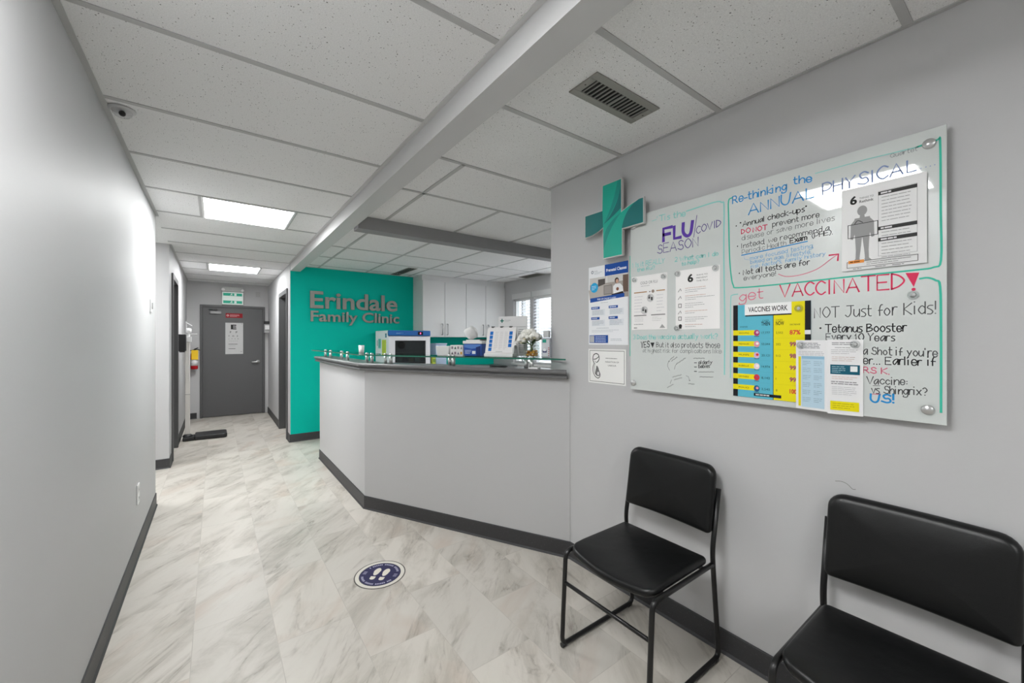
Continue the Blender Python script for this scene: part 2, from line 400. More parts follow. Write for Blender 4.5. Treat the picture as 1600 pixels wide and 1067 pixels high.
STROKES=[([(0.5146, 0.7061), (0.5146, 0.7061)], 'k', 0.0042), ([(0.5196, 0.6232), (0.5196, 0.6232)], 'k', 0.0042), ([(0.5265, 0.5137), (0.5265, 0.5137)], 'k', 0.0042), ([(0.535, 0.5843), (0.6302, 0.5885), (0.7564, 0.5963)], 'b', 0.0038), ([(0.5435, 0.5826), (0.5463, 0.5669), (0.5618, 0.5618)], 'c', 0.0013), ([(0.6657, 0.4917), (0.6908, 0.4801), (0.7333, 0.4795), (0.7844, 0.4932), (0.8252, 0.5227), (0.8433, 0.5349)], 'p', 0.0026), ([(0.82, 0.5358), (0.845, 0.5356), (0.8433, 0.5144)], 'r', 0.005), ([(0.4979, 0.8244), (0.4845, 0.8151), (0.4845, 0.747), (0.4883, 0.5893), (0.4944, 0.5102), (0.5034, 0.4675), (0.5233, 0.4563), (0.6733, 0.4536), (0.8954, 0.4558), (1.03, 0.4558), (1.0688, 0.4587), (1.0834, 0.4779), (1.0829, 0.6187), (1.0817, 0.8154), (1.0752, 0.8273), (1.0348, 0.823)], 't', 0.0052), ([(1.0348, 0.823), (0.9115, 0.8286), (0.7803, 0.8289)], 'u', 0.003), ([(1.0402, 0.4288), (1.0569, 0.4293), (1.0726, 0.4199), (1.0817, 0.4003), (1.0834, 0.2668), (1.0834, 0.0373)], 't', 0.0055), ([(0.5208, 0.4309), (0.5009, 0.4288), (0.4929, 0.4113), (0.4921, 0.2758), (0.4921, 0.0932)], 'u', 0.004), ([(1.0265, 0.3985), (1.0265, 0.3985)], 'r', 0.008), ([(0.7951, 0.2876), (0.7951, 0.2876)], 'k', 0.0055), ([(0.9336, 0.1006), (0.9505, 0.1015)], 'g', 0.0015), ([(0.932, 0.0739), (0.952, 0.075)], 'r', 0.0016), ([(0.1253, 0.8186), (0.1505, 0.8199)], 'u', 0.003), ([(0.3498, 0.7901), (0.3352, 0.6975)], 'w', 0.0028), ([(0.3018, 0.8204), (0.3852, 0.8249), (0.4388, 0.8252), (0.4573, 0.816), (0.4664, 0.7964), (0.4651, 0.5933), (0.469, 0.3289), (0.4677, 0.1046)], 'u', 0.0055), ([(-0.0017, 0.672), (-0.0009, 0.4452), (-0.0017, 0.1666)], 't', 0.004), ([(0.2199, 0.1564), (0.2248, 0.156), (0.2243, 0.1613), (0.2292, 0.1609), (0.2294, 0.1654), (0.2351, 0.1642), (0.2353, 0.1687), (0.2402, 0.1683), (0.2397, 0.1736)], 'g', 0.0013), ([(0.2268, 0.1504), (0.2316, 0.1497), (0.2314, 0.1549), (0.2362, 0.1541), (0.2367, 0.1585), (0.2421, 0.1569), (0.2427, 0.1613), (0.2473, 0.1605), (0.2472, 0.1657), (0.2519, 0.1649), (0.2524, 0.1693), (0.2577, 0.1676)], 'g', 0.0013), ([(0.2507, 0.1375), (0.2552, 0.1366), (0.2553, 0.1418), (0.2598, 0.1409), (0.2605, 0.1452), (0.2656, 0.1435), (0.2663, 0.1478), (0.2708, 0.1469), (0.2708, 0.152), (0.2753, 0.1511), (0.2759, 0.1554), (0.281, 0.1536), (0.2817, 0.1579), (0.2861, 0.157), (0.2861, 0.1621), (0.2906, 0.1612), (0.2912, 0.1655), (0.2962, 0.1637), (0.2969, 0.1679)], 'g', 0.0013), ([(0.2324, 0.0774), (0.2363, 0.0753), (0.2382, 0.0804), (0.2422, 0.0782), (0.2443, 0.0823), (0.2486, 0.0791), (0.2507, 0.0831), (0.2546, 0.081), (0.2564, 0.086), (0.2603, 0.0839), (0.2625, 0.0879), (0.2666, 0.0847), (0.2687, 0.0887), (0.2726, 0.0865), (0.2744, 0.0915), (0.2782, 0.0894)], 'g', 0.0013), ([(0.2409, 0.0656), (0.2448, 0.0636), (0.2465, 0.0687), (0.2505, 0.0666), (0.2525, 0.0707), (0.2568, 0.0676), (0.2587, 0.0717), (0.2627, 0.0697), (0.2643, 0.0747), (0.2682, 0.0727), (0.2702, 0.0767), (0.2744, 0.0737), (0.2764, 0.0777), (0.2802, 0.0757)], 'g', 0.0013), ([(0.2061, 0.0264), (0.2108, 0.0254), (0.2113, 0.0307), (0.2159, 0.0297), (0.2169, 0.0341), (0.2221, 0.0322), (0.2232, 0.0366), (0.2278, 0.0356), (0.2282, 0.0409), (0.2328, 0.0398), (0.2338, 0.0442), (0.2389, 0.0422)], 'g', 0.0013), ([(0.3105, 0.0545), (0.313, 0.0512), (0.3163, 0.0554), (0.3188, 0.0522), (0.322, 0.0553), (0.3244, 0.051), (0.3276, 0.0542), (0.33, 0.0509), (0.3333, 0.0551), (0.3358, 0.0519), (0.3389, 0.055)], 'g', 0.0013), ([(0.334, 0.1676), (0.3369, 0.1645), (0.3397, 0.1688), (0.3426, 0.1658), (0.3454, 0.169), (0.3483, 0.165), (0.3511, 0.1682), (0.3539, 0.1652), (0.3567, 0.1694), (0.3595, 0.1664), (0.3623, 0.1696), (0.3651, 0.1656), (0.3679, 0.1688), (0.3706, 0.1658), (0.3734, 0.17), (0.3762, 0.167), (0.3789, 0.1702), (0.3817, 0.1662), (0.3844, 0.1694)], 'g', 0.0013), ([(0.3618, 0.0884), (0.3645, 0.0854), (0.3674, 0.0897), (0.37, 0.0867), (0.3729, 0.0899), (0.3755, 0.086), (0.3783, 0.0892), (0.381, 0.0862), (0.3838, 0.0905), (0.3864, 0.0875), (0.3892, 0.0907), (0.3918, 0.0868), (0.3946, 0.0899), (0.3972, 0.087), (0.3999, 0.0912), (0.4025, 0.0883), (0.4053, 0.0915), (0.4078, 0.0876), (0.4105, 0.0907), (0.4131, 0.0878), (0.4159, 0.092), (0.4184, 0.0891), (0.4211, 0.0922)], 'g', 0.0013), ([(0.3572, 0.1087), (0.36, 0.1058), (0.3627, 0.1101), (0.3655, 0.1072), (0.3682, 0.1105), (0.3709, 0.1066), (0.3736, 0.1099), (0.3763, 0.107), (0.379, 0.1113), (0.3817, 0.1084), (0.3844, 0.1117), (0.3871, 0.1078), (0.3898, 0.111), (0.3924, 0.1082), (0.3951, 0.1124), (0.3978, 0.1096), (0.4004, 0.1128), (0.4031, 0.109), (0.4057, 0.1122), (0.4083, 0.1093), (0.4109, 0.1136), (0.4135, 0.1107), (0.4161, 0.1139), (0.4188, 0.1101), (0.4213, 0.1133), (0.424, 0.1105)], 'g', 0.0013), ([(0.2189, 0.1068), (0.2095, 0.1236), (0.2092, 0.1362), (0.2179, 0.1523)], 'g', 0.0014), ([(0.2429, 0.1129), (0.2463, 0.1271), (0.252, 0.1373)], 'g', 0.0014), ([(0.2292, 0.0636), (0.2241, 0.0538), (0.2213, 0.0457)], 'g', 0.0014), ([(0.2991, 0.0873), (0.3103, 0.0842), (0.3167, 0.066)], 'g', 0.0014), ([(0.212, 0.1474), (0.2179, 0.1523), (0.2189, 0.1461)], 'g', 0.0014), ([(0.3129, 0.0687), (0.3167, 0.0654), (0.3192, 0.0698)], 'g', 0.0014), ([(0.3381, 0.1467), (0.3486, 0.1472)], 'k', 0.0028), ([(0.3381, 0.1288), (0.3486, 0.1294)], 'k', 0.0028), ([(0.3381, 0.1095), (0.3486, 0.1101)], 'k', 0.0028)]
WEDGES=[([(1.0087, 0.4498), (1.0389, 0.4473), (1.027, 0.4052)], 'r'), ([(0.1161, 0.2345), (0.139, 0.2346), (0.1289, 0.209)], 'k')]
# ---------------------------------------------------------------- surface materials
def wall_paint(name, col, rough=0.42):
    m = mat(name, col, rough, spec=0.16)
    nt, b, N, Lk = nodes_of(m)
    t = N('ShaderNodeTexCoord'); n = N('ShaderNodeTexNoise'); n.inputs['Scale'].default_value = 90; n.inputs['Detail'].default_value = 3
    n2 = N('ShaderNodeTexNoise'); n2.inputs['Scale'].default_value = 1.3; n2.inputs['Detail'].default_value = 4
    Lk(t.outputs['Object'], n.inputs['Vector']); Lk(t.outputs['Object'], n2.inputs['Vector'])
    bp = N('ShaderNodeBump'); bp.inputs['Strength'].default_value = 0.06; bp.inputs['Distance'].default_value = 0.004
    Lk(n.outputs[0], bp.inputs['Height']); Lk(bp.outputs[0], b.inputs['Normal'])
    mr = N('ShaderNodeMapRange'); mr.inputs[3].default_value = rough - .06; mr.inputs[4].default_value = rough + .06
    Lk(n2.outputs[0], mr.inputs[0]); Lk(mr.outputs[0], b.inputs['Roughness'])
    return m

PAINT = wall_paint('grey_wall_paint', 'c0c0c1', 0.55)
TEAL = wall_paint('teal_wall_paint', '00b8a5', 0.6)
TEAL.node_tree.nodes['Principled BSDF'].inputs['Specular IOR Level'].default_value = .12
BEAMP = wall_paint('beam_paint', 'c4c4c4', 0.5)
GRID = mat('grid_paint', 'b2b2b2', 0.5)
DARK = mat('charcoal_door_paint', '5a5a5b', 0.5)
DARKF = mat('charcoal_frame_paint', '565657', 0.45)
WHITE = mat('white_plastic', 'e6e6e6', 0.4)
WHITEL = mat('white_laminate', 'd2d2d2', 0.4)
CHROME = mat('brushed_steel', 'cfcfcf', 0.28, metal=.85)
BLACKP = mat('black_plastic', '18181a', 0.4)
BLACKM = mat('black_tube_paint', '0e0e0f', 0.35)
GREYL = mat('grey_ledge_laminate', '6a6a6b', 0.33)
GREYM = mat('vent_metal', '8d8c86', 0.45)
VOID = mat('vent_void', '14120f', 0.9)

def speckle(name, c0, c1, rough):
    m = mat(name, c0, rough)
    nt, b, N, Lk = nodes_of(m)
    t = N('ShaderNodeTexCoord'); mp = N('ShaderNodeMapping'); mp.inputs['Scale'].default_value = (1, 1, 2.6)
    n = N('ShaderNodeTexNoise'); n.inputs['Scale'].default_value = 90; n.inputs['Detail'].default_value = 6; n.inputs['Roughness'].default_value = .75
    Lk(t.outputs['Object'], mp.inputs[0]); Lk(mp.outputs[0], n.inputs['Vector'])
    r = ramp(nt, [(.42, rgb(c0)), (.6, rgb(c0)), (.72, rgb(c1))])
    Lk(n.outputs[0], r.inputs[0]); Lk(r.outputs[0], b.inputs['Base Color'])
    return m
BASE = speckle('charcoal_vinyl_base', '38383a', '76767a', .5)

def tile_ceiling():
    m = mat('acoustic_tile', 'bdbdbd', 0.9, spec=.2)
    nt, b, N, Lk = nodes_of(m)
    t = N('ShaderNodeTexCoord')
    wob = N('ShaderNodeTexNoise'); wob.inputs['Scale'].default_value = 60
    ad = N('ShaderNodeMixRGB'); ad.inputs[0].default_value = .012
    Lk(t.outputs['Object'], wob.inputs['Vector']); Lk(t.outputs['Object'], ad.inputs[1]); Lk(wob.outputs['Color'], ad.inputs[2])
    v = N('ShaderNodeTexVoronoi'); v.inputs['Scale'].default_value = 120
    Lk(ad.outputs[0], v.inputs['Vector'])
    # pit radius differs from cell to cell
    sp = N('ShaderNodeSeparateColor'); Lk(v.outputs['Color'], sp.inputs[0])
    pw = N('ShaderNodeMath'); pw.operation = 'POWER'; pw.inputs[1].default_value = 1.5; Lk(sp.outputs[0], pw.inputs[0])
    mu = N('ShaderNodeMath'); mu.operation = 'MULTIPLY'; mu.inputs[1].default_value = .24; Lk(pw.outputs[0], mu.inputs[0])
    lt = N('ShaderNodeMath'); lt.operation = 'SUBTRACT'; Lk(mu.outputs[0], lt.inputs[0]); Lk(v.outputs['Distance'], lt.inputs[1])
    st = N('ShaderNodeMapRange'); st.inputs[1].default_value = -.02; st.inputs[2].default_value = .05
    Lk(lt.outputs[0], st.inputs[0])
    n = N('ShaderNodeTexNoise'); n.inputs['Scale'].default_value = 260; n.inputs['Detail'].default_value = 3
    Lk(t.outputs['Object'], n.inputs['Vector'])
    r = ramp(nt, [(.3, rgb('dcdcdc')), (.7, rgb('ececec'))]); Lk(n.outputs[0], r.inputs[0])
    mx = N('ShaderNodeMixRGB'); Lk(st.outputs[0], mx.inputs[0]); Lk(r.outputs[0], mx.inputs[1]); mx.inputs[2].default_value = rgb('5c5c5c')
    Lk(mx.outputs[0], b.inputs['Base Color'])
    bp = N('ShaderNodeBump'); bp.inputs['Strength'].default_value = .25; bp.inputs['Distance'].default_value = .003
    Lk(n.outputs[0], bp.inputs['Height']); Lk(bp.outputs[0], b.inputs['Normal'])
    return m
CEIL = tile_ceiling()

def marble_floor():
    m = mat('marble_vinyl_tile', 'd9d6cf', 0.28, spec=.4)
    nt, b, N, Lk = nodes_of(m)
    t = N('ShaderNodeTexCoord'); s = N('ShaderNodeSeparateXYZ'); Lk(t.outputs['Object'], s.inputs[0])
    def math_(op, a, bb):
        n = N('ShaderNodeMath'); n.operation = op
        for i, q in enumerate((a, bb)):
            if isinstance(q, (int, float)): n.inputs[i].default_value = q
            else: Lk(q, n.inputs[i])
        return n.outputs[0]
    u = math_('ADD', s.outputs[1], 10.0 + FY0); w = math_('ADD', s.outputs[0], 10.0 + FX0)
    cb = N('ShaderNodeCombineXYZ'); Lk(u, cb.inputs[0]); Lk(w, cb.inputs[1])
    br = N('ShaderNodeTexBrick')
    br.offset = .5; br.offset_frequency = 2; br.squash = 1
    br.inputs['Color1'].default_value = (0, 0, 0, 1); br.inputs['Color2'].default_value = (1, 1, 1, 1)
    br.inputs['Mortar'].default_value = (.5, .5, .5, 1)
    br.inputs['Scale'].default_value = 1; br.inputs['Mortar Size'].default_value = .0016; br.inputs['Mortar Smooth'].default_value = .3
    br.inputs['Brick Width'].default_value = .62; br.inputs['Row Height'].default_value = .298; br.inputs['Bias'].default_value = 0
    Lk(cb.outputs[0], br.inputs['Vector'])
    rnd = N('ShaderNodeSeparateColor'); Lk(br.outputs['Color'], rnd.inputs[0])
    # each tile carries its own cut of the pattern
    jump = N('ShaderNodeCombineXYZ')
    Lk(math_('MULTIPLY', rnd.outputs[0], 37.0), jump.inputs[0]); Lk(math_('MULTIPLY', rnd.outputs[0], 91.0), jump.inputs[1])
    rot = N('ShaderNodeMapping'); rot.vector_type = 'TEXTURE'
    ang = N('ShaderNodeCombineXYZ')
    Lk(math_('ADD', math_('MULTIPLY', rnd.outputs[0], .35), math.radians(52) - .17), ang.inputs[2])
    Lk(t.outputs['Object'], rot.inputs['Vector']); Lk(ang.outputs[0], rot.inputs['Rotation'])
    va = N('ShaderNodeVectorMath'); Lk(rot.outputs[0], va.inputs[0]); Lk(jump.outputs[0], va.inputs[1])
    def field(scale, det, rough, dist):
        mp = N('ShaderNodeMapping'); mp.inputs['Scale'].default_value = scale; Lk(va.outputs[0], mp.inputs[0])
        n = N('ShaderNodeTexNoise'); n.inputs['Scale'].default_value = 1; n.inputs['Detail'].default_value = det
        n.inputs['Roughness'].default_value = rough; n.inputs['Distortion'].default_value = dist
        Lk(mp.outputs[0], n.inputs['Vector'])
        return n.outputs[0]
    soft = field((1.6, 4.6, 1), 6, .62, .8)
    vein = field((1.0, 3.4, 1), 7, .58, 1.3)
    vein2 = field((2.2, 7.5, 1), 5, .6, 1.0)
    fine = field((7, 26, 1), 5, .65, .5)
    blot = field((1.3, 2.6, 1), 4, .55, .6)
    base = ramp(nt, [(.30, rgb('a8a299')), (.42, rgb('bab5ac')), (.52, rgb('c7c2ba')), (.75, rgb('cbc7bf'))]); Lk(soft, base.inputs[0])
    warm = ramp(nt, [(.56, (0, 0, 0, 1)), (.72, (.6, .6, .6, 1))]); Lk(blot, warm.inputs[0])
    m1 = N('ShaderNodeMixRGB'); Lk(warm.outputs[0], m1.inputs[0]); Lk(base.outputs[0], m1.inputs[1]); m1.inputs[2].default_value = rgb('b5a293')
    # narrow dark veins where a field crosses its middle value, broken up by the fine grain
    def crack(f, w0, w1):
        r = ramp(nt, [(0.0, (1, 1, 1, 1)), (w0, (.6, .6, .6, 1)), (w1, (0, 0, 0, 1))]); Lk(math_('ABSOLUTE', math_('SUBTRACT', f, .5), 0), r.inputs[0])
        return r.outputs[0]
    fr = ramp(nt, [(.40, (.05, .05, .05, 1)), (.60, (1, 1, 1, 1))]); Lk(fine, fr.inputs[0])
    gate = ramp(nt, [(.42, (1, 1, 1, 1)), (.56, (.10, .10, .10, 1))]); Lk(soft, gate.outputs[0]) if False else Lk(soft, gate.inputs[0])
    amt = math_('MULTIPLY', math_('MULTIPLY', math_('MULTIPLY', crack(vein, .006, .030), fr.outputs[0]), gate.outputs[0]), .9)
    m2 = N('ShaderNodeMixRGB'); Lk(amt, m2.inputs[0]); Lk(m1.outputs[0], m2.inputs[1]); m2.inputs[2].default_value = rgb('8a8279')
    amt2 = math_('MULTIPLY', math_('MULTIPLY', crack(vein2, .010, .05), gate.outputs[0]), .30)
    m3 = N('ShaderNodeMixRGB'); Lk(amt2, m3.inputs[0]); Lk(m2.outputs[0], m3.inputs[1]); m3.inputs[2].default_value = rgb('9a948d')
    # tone of the single tile, then the joint
    tone = N('ShaderNodeMixRGB'); tone.blend_type = 'MULTIPLY'; tone.inputs[0].default_value = 1
    tr = ramp(nt, [(0, (.93, .93, .93, 1)), (1, (1.03, 1.025, 1.02, 1))]); Lk(rnd.outputs[0], tr.inputs[0])
    Lk(m3.outputs[0], tone.inputs[1]); Lk(tr.outputs[0], tone.inputs[2])
    jt = N('ShaderNodeMixRGB'); Lk(math_('MULTIPLY', br.outputs['Fac'], .45), jt.inputs[0]); Lk(tone.outputs[0], jt.inputs[1]); jt.inputs[2].default_value = rgb('a7a29b')
    Lk(jt.outputs[0], b.inputs['Base Color'])
    rr = N('ShaderNodeMapRange'); rr.inputs[3].default_value = .32; rr.inputs[4].default_value = .45; Lk(fine, rr.inputs[0]); Lk(rr.outputs[0], b.inputs['Roughness'])
    return m
FX0, FY0 = 0.0, 0.0
# joints run along the hall at x = -0.081 + k * 0.298, cross joints of that column at y = 2.30 + k * 0.62
FX0 = (0.081 - 10.0) % 0.298
FY0 = 0.0
k_row = math.floor((10.0 + FX0 + -0.081 + 0.05) / 0.298)
off_row = .5 * .62 if k_row % 2 == 0 else 0.0
FY0 = (-(10.0 + 2.31) - off_row) % 0.62
FLOOR = marble_floor()

# ---------------------------------------------------------------- the rooms
ZH, ZO = 2.300, 2.278           # hall ceiling, office ceiling
XL, XR, XH = -0.385, 1.72, 0.77 # left wall, right wall, right wall of the far hallway
YE, YT, XO = 8.55, 5.86, 3.91   # end wall, teal wall, office window wall

def sbox(name, a, b, mt):
    mb = MB(); mb.box(a, b, mt)
    return struct(mb.build(name, base=(0, 0, 0)))
def sboxes(name, bs, mt):
    mb = MB()
    for a, b in bs: mb.box(a, b, mt)
    return struct(mb.build(name, base=(0, 0, 0), merge=False))

sbox('floor', (-2.2, -3.3, -.05), (4.1, 8.75, 0), FLOOR)
sbox('ceiling_hall', (-2.2, -3.3, ZH), (.80, 8.75, ZH + .06), CEIL)
sbox('ceiling_office', (.80, -3.3, ZO), (4.1, 5.98, ZO + .08), CEIL)
sbox('beam_along_hall', (.774, -3.1, 2.205), (.886, YT, ZO + .02), BEAMP).name = 'trim_1'
mb = MB(); mb.box((.752, -3.1, ZH - .004), (.774, YT, ZH), BEAMP)
struct(mb.build('trim_2', base=(0, 0, 0)))
sboxes('trim_3', [((.886, 3.21, 2.178), (XO, 3.33, ZO))], wall_paint('bulkhead_dark_grey', '939394', .6))  # cross beam, in a darker grey than the beam along the hall

sbox('wall_left', (XL - .12, -3.1, 0), (XL, 4.25, ZH), PAINT)
sbox('wall_left_corridor_near', (-2.1, 4.13, 0), (XL - .12, 4.25, ZH), PAINT)
sbox('wall_left_corridor_far', (-2.1, 5.42, 0), (XL - .12, 5.54, ZH), PAINT)
sbox('wall_left_corridor_end', (-2.2, 4.13, 0), (-2.1, 5.54, ZH), PAINT)
sboxes('wall_left_hallway', [((XL - .12, 5.42, 0), (XL, 5.72, ZH)), ((XL - .12, 6.40, 0), (XL, YE, ZH)), ((XL - .12, 5.72, 2.0), (XL, 6.40, ZH)), ((XL - .18, 5.6, 0), (XL - .13, 6.5, 2.1))], PAINT)  # last box: unseen backing added behind the door against leaking sky light
sboxes('wall_end', [((XL - .12, YE, 0), (-.20, YE + .12, ZH)), ((.705, YE, 0), (.89, YE + .12, ZH)), ((-.20, YE, 1.90), (.705, YE + .12, ZH)), ((-.25, YE + .121, 0), (.75, YE + .16, 1.95))], PAINT)  # last box is no real wall, added to block sky light around the door
sboxes('wall_right_hallway', [((XH, YT + .12, 0), (XH + .12, 6.10, ZH)), ((XH, 6.86, 0), (XH + .12, YE, ZH)), ((XH, 6.10, 1.97), (XH + .12, 6.86, ZH)), ((XH, YT, 0), (XH + .004, YT + .12, ZH)), ((XH + .13, 6.0, 0), (XH + .18, 6.95, 2.1))], PAINT)  # last box: added light blocker hidden behind the door
sbox('wall_reception', (XH + .004, YT, 0), (XO + .12, YT + .12, ZH), TEAL)
sbox('wall_right', (XR, -3.1, 0), (XR + .12, 1.92, ZO), PAINT)
sbox('wall_office_near', (XR + .12, 1.80, 0), (XO + .12, 1.92, ZO), PAINT)
sbox('wall_near', (XL - .12, -3.2, 0), (XR + .12, -3.1, ZO), PAINT)
W1, W2 = (4.85, 5.275), (3.55, 4.765)
WZ = (.95, 1.975)
sboxes('wall_office_window_side', [((XO, 1.92, 0), (XO + .12, W2[0], ZO)), ((XO, W2[0], 0), (XO + .12, W1[1], WZ[0])), ((XO, W2[0], WZ[1]), (XO + .12, W1[1], ZO)),
        ((XO, W1[1], 0), (XO + .12, YT, ZO)), ((XO, W2[1], WZ[0]), (XO + .12, W1[0], WZ[1]))], PAINT)

# half wall of the reception desk
A, B, C = Vector((.932, 4.873)), Vector((.937, 3.215)), Vector((XR, 1.743))
def perp(a, b):
    d = (b - a).normalized()
    return Vector((d.y, -d.x))     # to the staff side is negative
n1, n2 = perp(A, B), perp(B, C)
if n1.x > 0: n1 = -n1
if n2.x > 0: n2 = -n2
mit = (n1 + n2).normalized(); mit = mit / mit.dot(n1)
dBC = (C - B).normalized()
def desk(o, end='wall'):
    """the three plan points offset by o (towards the hall) ; the last one stops at the right wall"""
    c = C + n2 * o
    if end == 'wall':
        c = c + dBC * ((XR - .002 - c.x) / dBC.x)
    return [A + n1 * o, B + mit * o, c]
HW = 1.078
mb = MB()
pts = [tuple(p) for p in desk(0)] + [tuple(p) for p in desk(-.10)[::-1]]
mb.prism(pts, lambda u, v, d: (u, v, d), 0, HW, PAINT)
struct(mb.build('wall_desk_front', base=(0, 0, 0)))

# ---------------------------------------------------------------- ceiling grid
mb = MB()
def tbar(x0, y0, x1, y1, z, w=.012):
    if abs(x1 - x0) > abs(y1 - y0): mb.box((x0, y0 - w, z - .0035), (x1, y0 + w, z), GRID)
    else: mb.box((x0 - w, y0, z - .0035), (x0 + w, y1, z), GRID)
yk = [1.699 + .594 * k for k in range(-8, 12)]
for y in yk: tbar(XL, y, .752, y, ZH)
for y0 in (yk[11], yk[16]):
    for x in (-.088, .50): tbar(x, y0, x, y0 + .594, ZH)
mb.box((XL, -3.1, ZH - .004), (XL + .02, 4.25, ZH), GRID)
mb.box((XL, 5.42, ZH - .004), (XL + .02, YE, ZH), GRID)
struct(mb.build('trim_4', base=(0, 0, 0), merge=False))
mb = MB()
rows = [.275 - .567 * k for k in range(0, 6)] + [.85, 1.362]
for y in rows: tbar(.886, y, XR, y, ZO)
tbar(.886, 2.48, XO, 2.48, ZO)
for y in (4.415, 5.04, 5.66): tbar(.886, y, XO, y, ZO)
mb.box((.886, 1.94 - .012, ZO - .0035), (XO, 1.94 + .012, ZO), GRID)
for i, x in enumerate((1.10, 1.715, 2.335, 2.96, 3.57)):
    tbar(x, 1.94 if i == 0 else 2.48, x, 3.21, ZO); tbar(x, 3.33, x, YT, ZO)
mb.box((XR - .016, -3.1, ZO - .004), (XR, 1.92, ZO), GRID)
mb.box((.886, YT - .02, ZO - .004), (2.43, YT, ZO), GRID)
mb.box((XO - .02, 1.95, ZO - .004), (XO, 5.5, ZO), GRID)
struct(mb.build('trim_5', base=(0, 0, 0), merge=False))

# ---------------------------------------------------------------- baseboards (0.1 high vinyl cove)
BH, BT = .100, .006
def base_run(name, pts):
    """polyline of wall foot points, drawn as a strip on its left-hand (room) side"""
    mb = MB()
    P = [Vector(p) for p in pts]
    def nrm(i):
        d = (P[i + 1] - P[i]).normalized(); return Vector((-d.y, d.x))
    off = []
    for i in range(len(P)):
        if i == 0: n = nrm(0)
        elif i == len(P) - 1: n = nrm(i - 1)
        else:
            n = (nrm(i - 1) + nrm(i)).normalized(); n = n / n.dot(nrm(i))
        off.append(n)
    prof = [(0.0005, BH), (BT * .6, BH), (BT, BH - .004), (BT, .012), (BT + .007, .0015), (BT + .007, .0005), (.0005, .0005)]
    vs = []
    for p, n in zip(P, off):
        vs += [(p.x + n.x * o, p.y + n.y * o, z) for o, z in prof]
    k = len(prof); fs = []
    for i in range(len(P) - 1):
        fs += [(i * k + j, i * k + (j + 1) % k, (i + 1) * k + (j + 1) % k, (i + 1) * k + j) for j in range(k)]
    fs += [tuple(range(k)), tuple(range((len(P) - 1) * k, len(P) * k))]
    mb.raw(vs, fs, BASE)
    return struct(mb.build(name, base=(0, 0, 0), merge=False))
base_run('baseboard_left', [(-2.1, 4.25), (XL, 4.25), (XL, -3.1)])
base_run('baseboard_left_hallway', [(XL, 5.68), (XL, 5.42), (-2.1, 5.42)])
base_run('baseboard_left_far', [(-.255, YE), (XL, YE), (XL, 6.45)])
base_run('baseboard_end', [(XH, 6.91), (XH, YE), (.76, YE)])
base_run('baseboard_reception', [(1.9, YT), (XH, YT), (XH, 6.05)])
base_run('baseboard_right', [(XR, -3.1), (XR, 1.743), tuple(B), tuple(A), tuple(A - n1 * .10)])

# ---------------------------------------------------------------- doors and frames
mb = MB()
for y0, y1 in ((5.68, 5.74), (6.38, 6.44)): mb.box((XL - .125, y0, 0), (XL + .016, y1, 2.04), DARKF)
mb.box((XL - .125, 5.74, 1.98), (XL + .016, 6.38, 2.04), DARKF)
struct(mb.build('trim_6', base=(0, 0, 0), merge=False))
d = sbox('door_1', (XL - .10, 5.742, .006), (XL - .06, 6.378, 1.978), DARK)
mb = MB()
for y0, y1 in ((6.06, 6.12), (6.84, 6.90)): mb.box((XH - .016, y0, 0), (XH + .125, y1, 2.0), DARKF)
mb.box((XH - .016, 6.12, 1.94), (XH + .125, 6.84, 2.0), DARKF)
struct(mb.build('trim_7', base=(0, 0, 0), merge=False))
d = sbox('door_2', (XH + .07, 6.122, .006), (XH + .11, 6.838, 1.938), DARK)
mb = MB()
for x0, x1 in ((-.215, -.180), (.685, .720)): mb.box((x0, YE - .014, 0), (x1, YE + .12, 1.915), DARKF)
mb.box((-.180, YE - .014, 1.88), (.685, YE + .12, 1.915), DARKF)
struct(mb.build('trim_8', base=(0, 0, 0), merge=False))
door = sbox('door_3', (-.178, YE + .006, .008), (.683, YE + .05, 1.878), DARK)
LEVER = mat('lever_metal', 'dedede', .3, metal=.4)
mb = MB()   # lever handle, a part of the door
mb.lathe((.612, YE + .006, .928), [(.03, 0), (.03, -.008), (.012, -.01), (.012, -.05), (0, -.05)], LEVER, axis='y')
mb.tube([(.612, YE - .045, .928), (.60, YE - .048, .928), (.56, YE - .046, .927), (.515, YE - .042, .925)], [.013, .013, .011, .010], LEVER)
mb.build('door_handle', door)
mb = MB()   # closer: body on the door with its arm
mb.box((-.075, YE - .035, 1.765), (.075, YE + .006, 1.81), mat('closer_metal', '7c7c7c', .4, metal=.6))
mb.tube([(0, YE - .02, 1.81), (0, YE - .02, 1.83), (-.09, YE - .03, 1.832)], .008, MATS['closer_metal'])
mb.tube([(-.09, YE - .03, 1.832), (.02, YE - .012, 1.84)], .007, MATS['closer_metal'])
mb.build('door_closer', door)

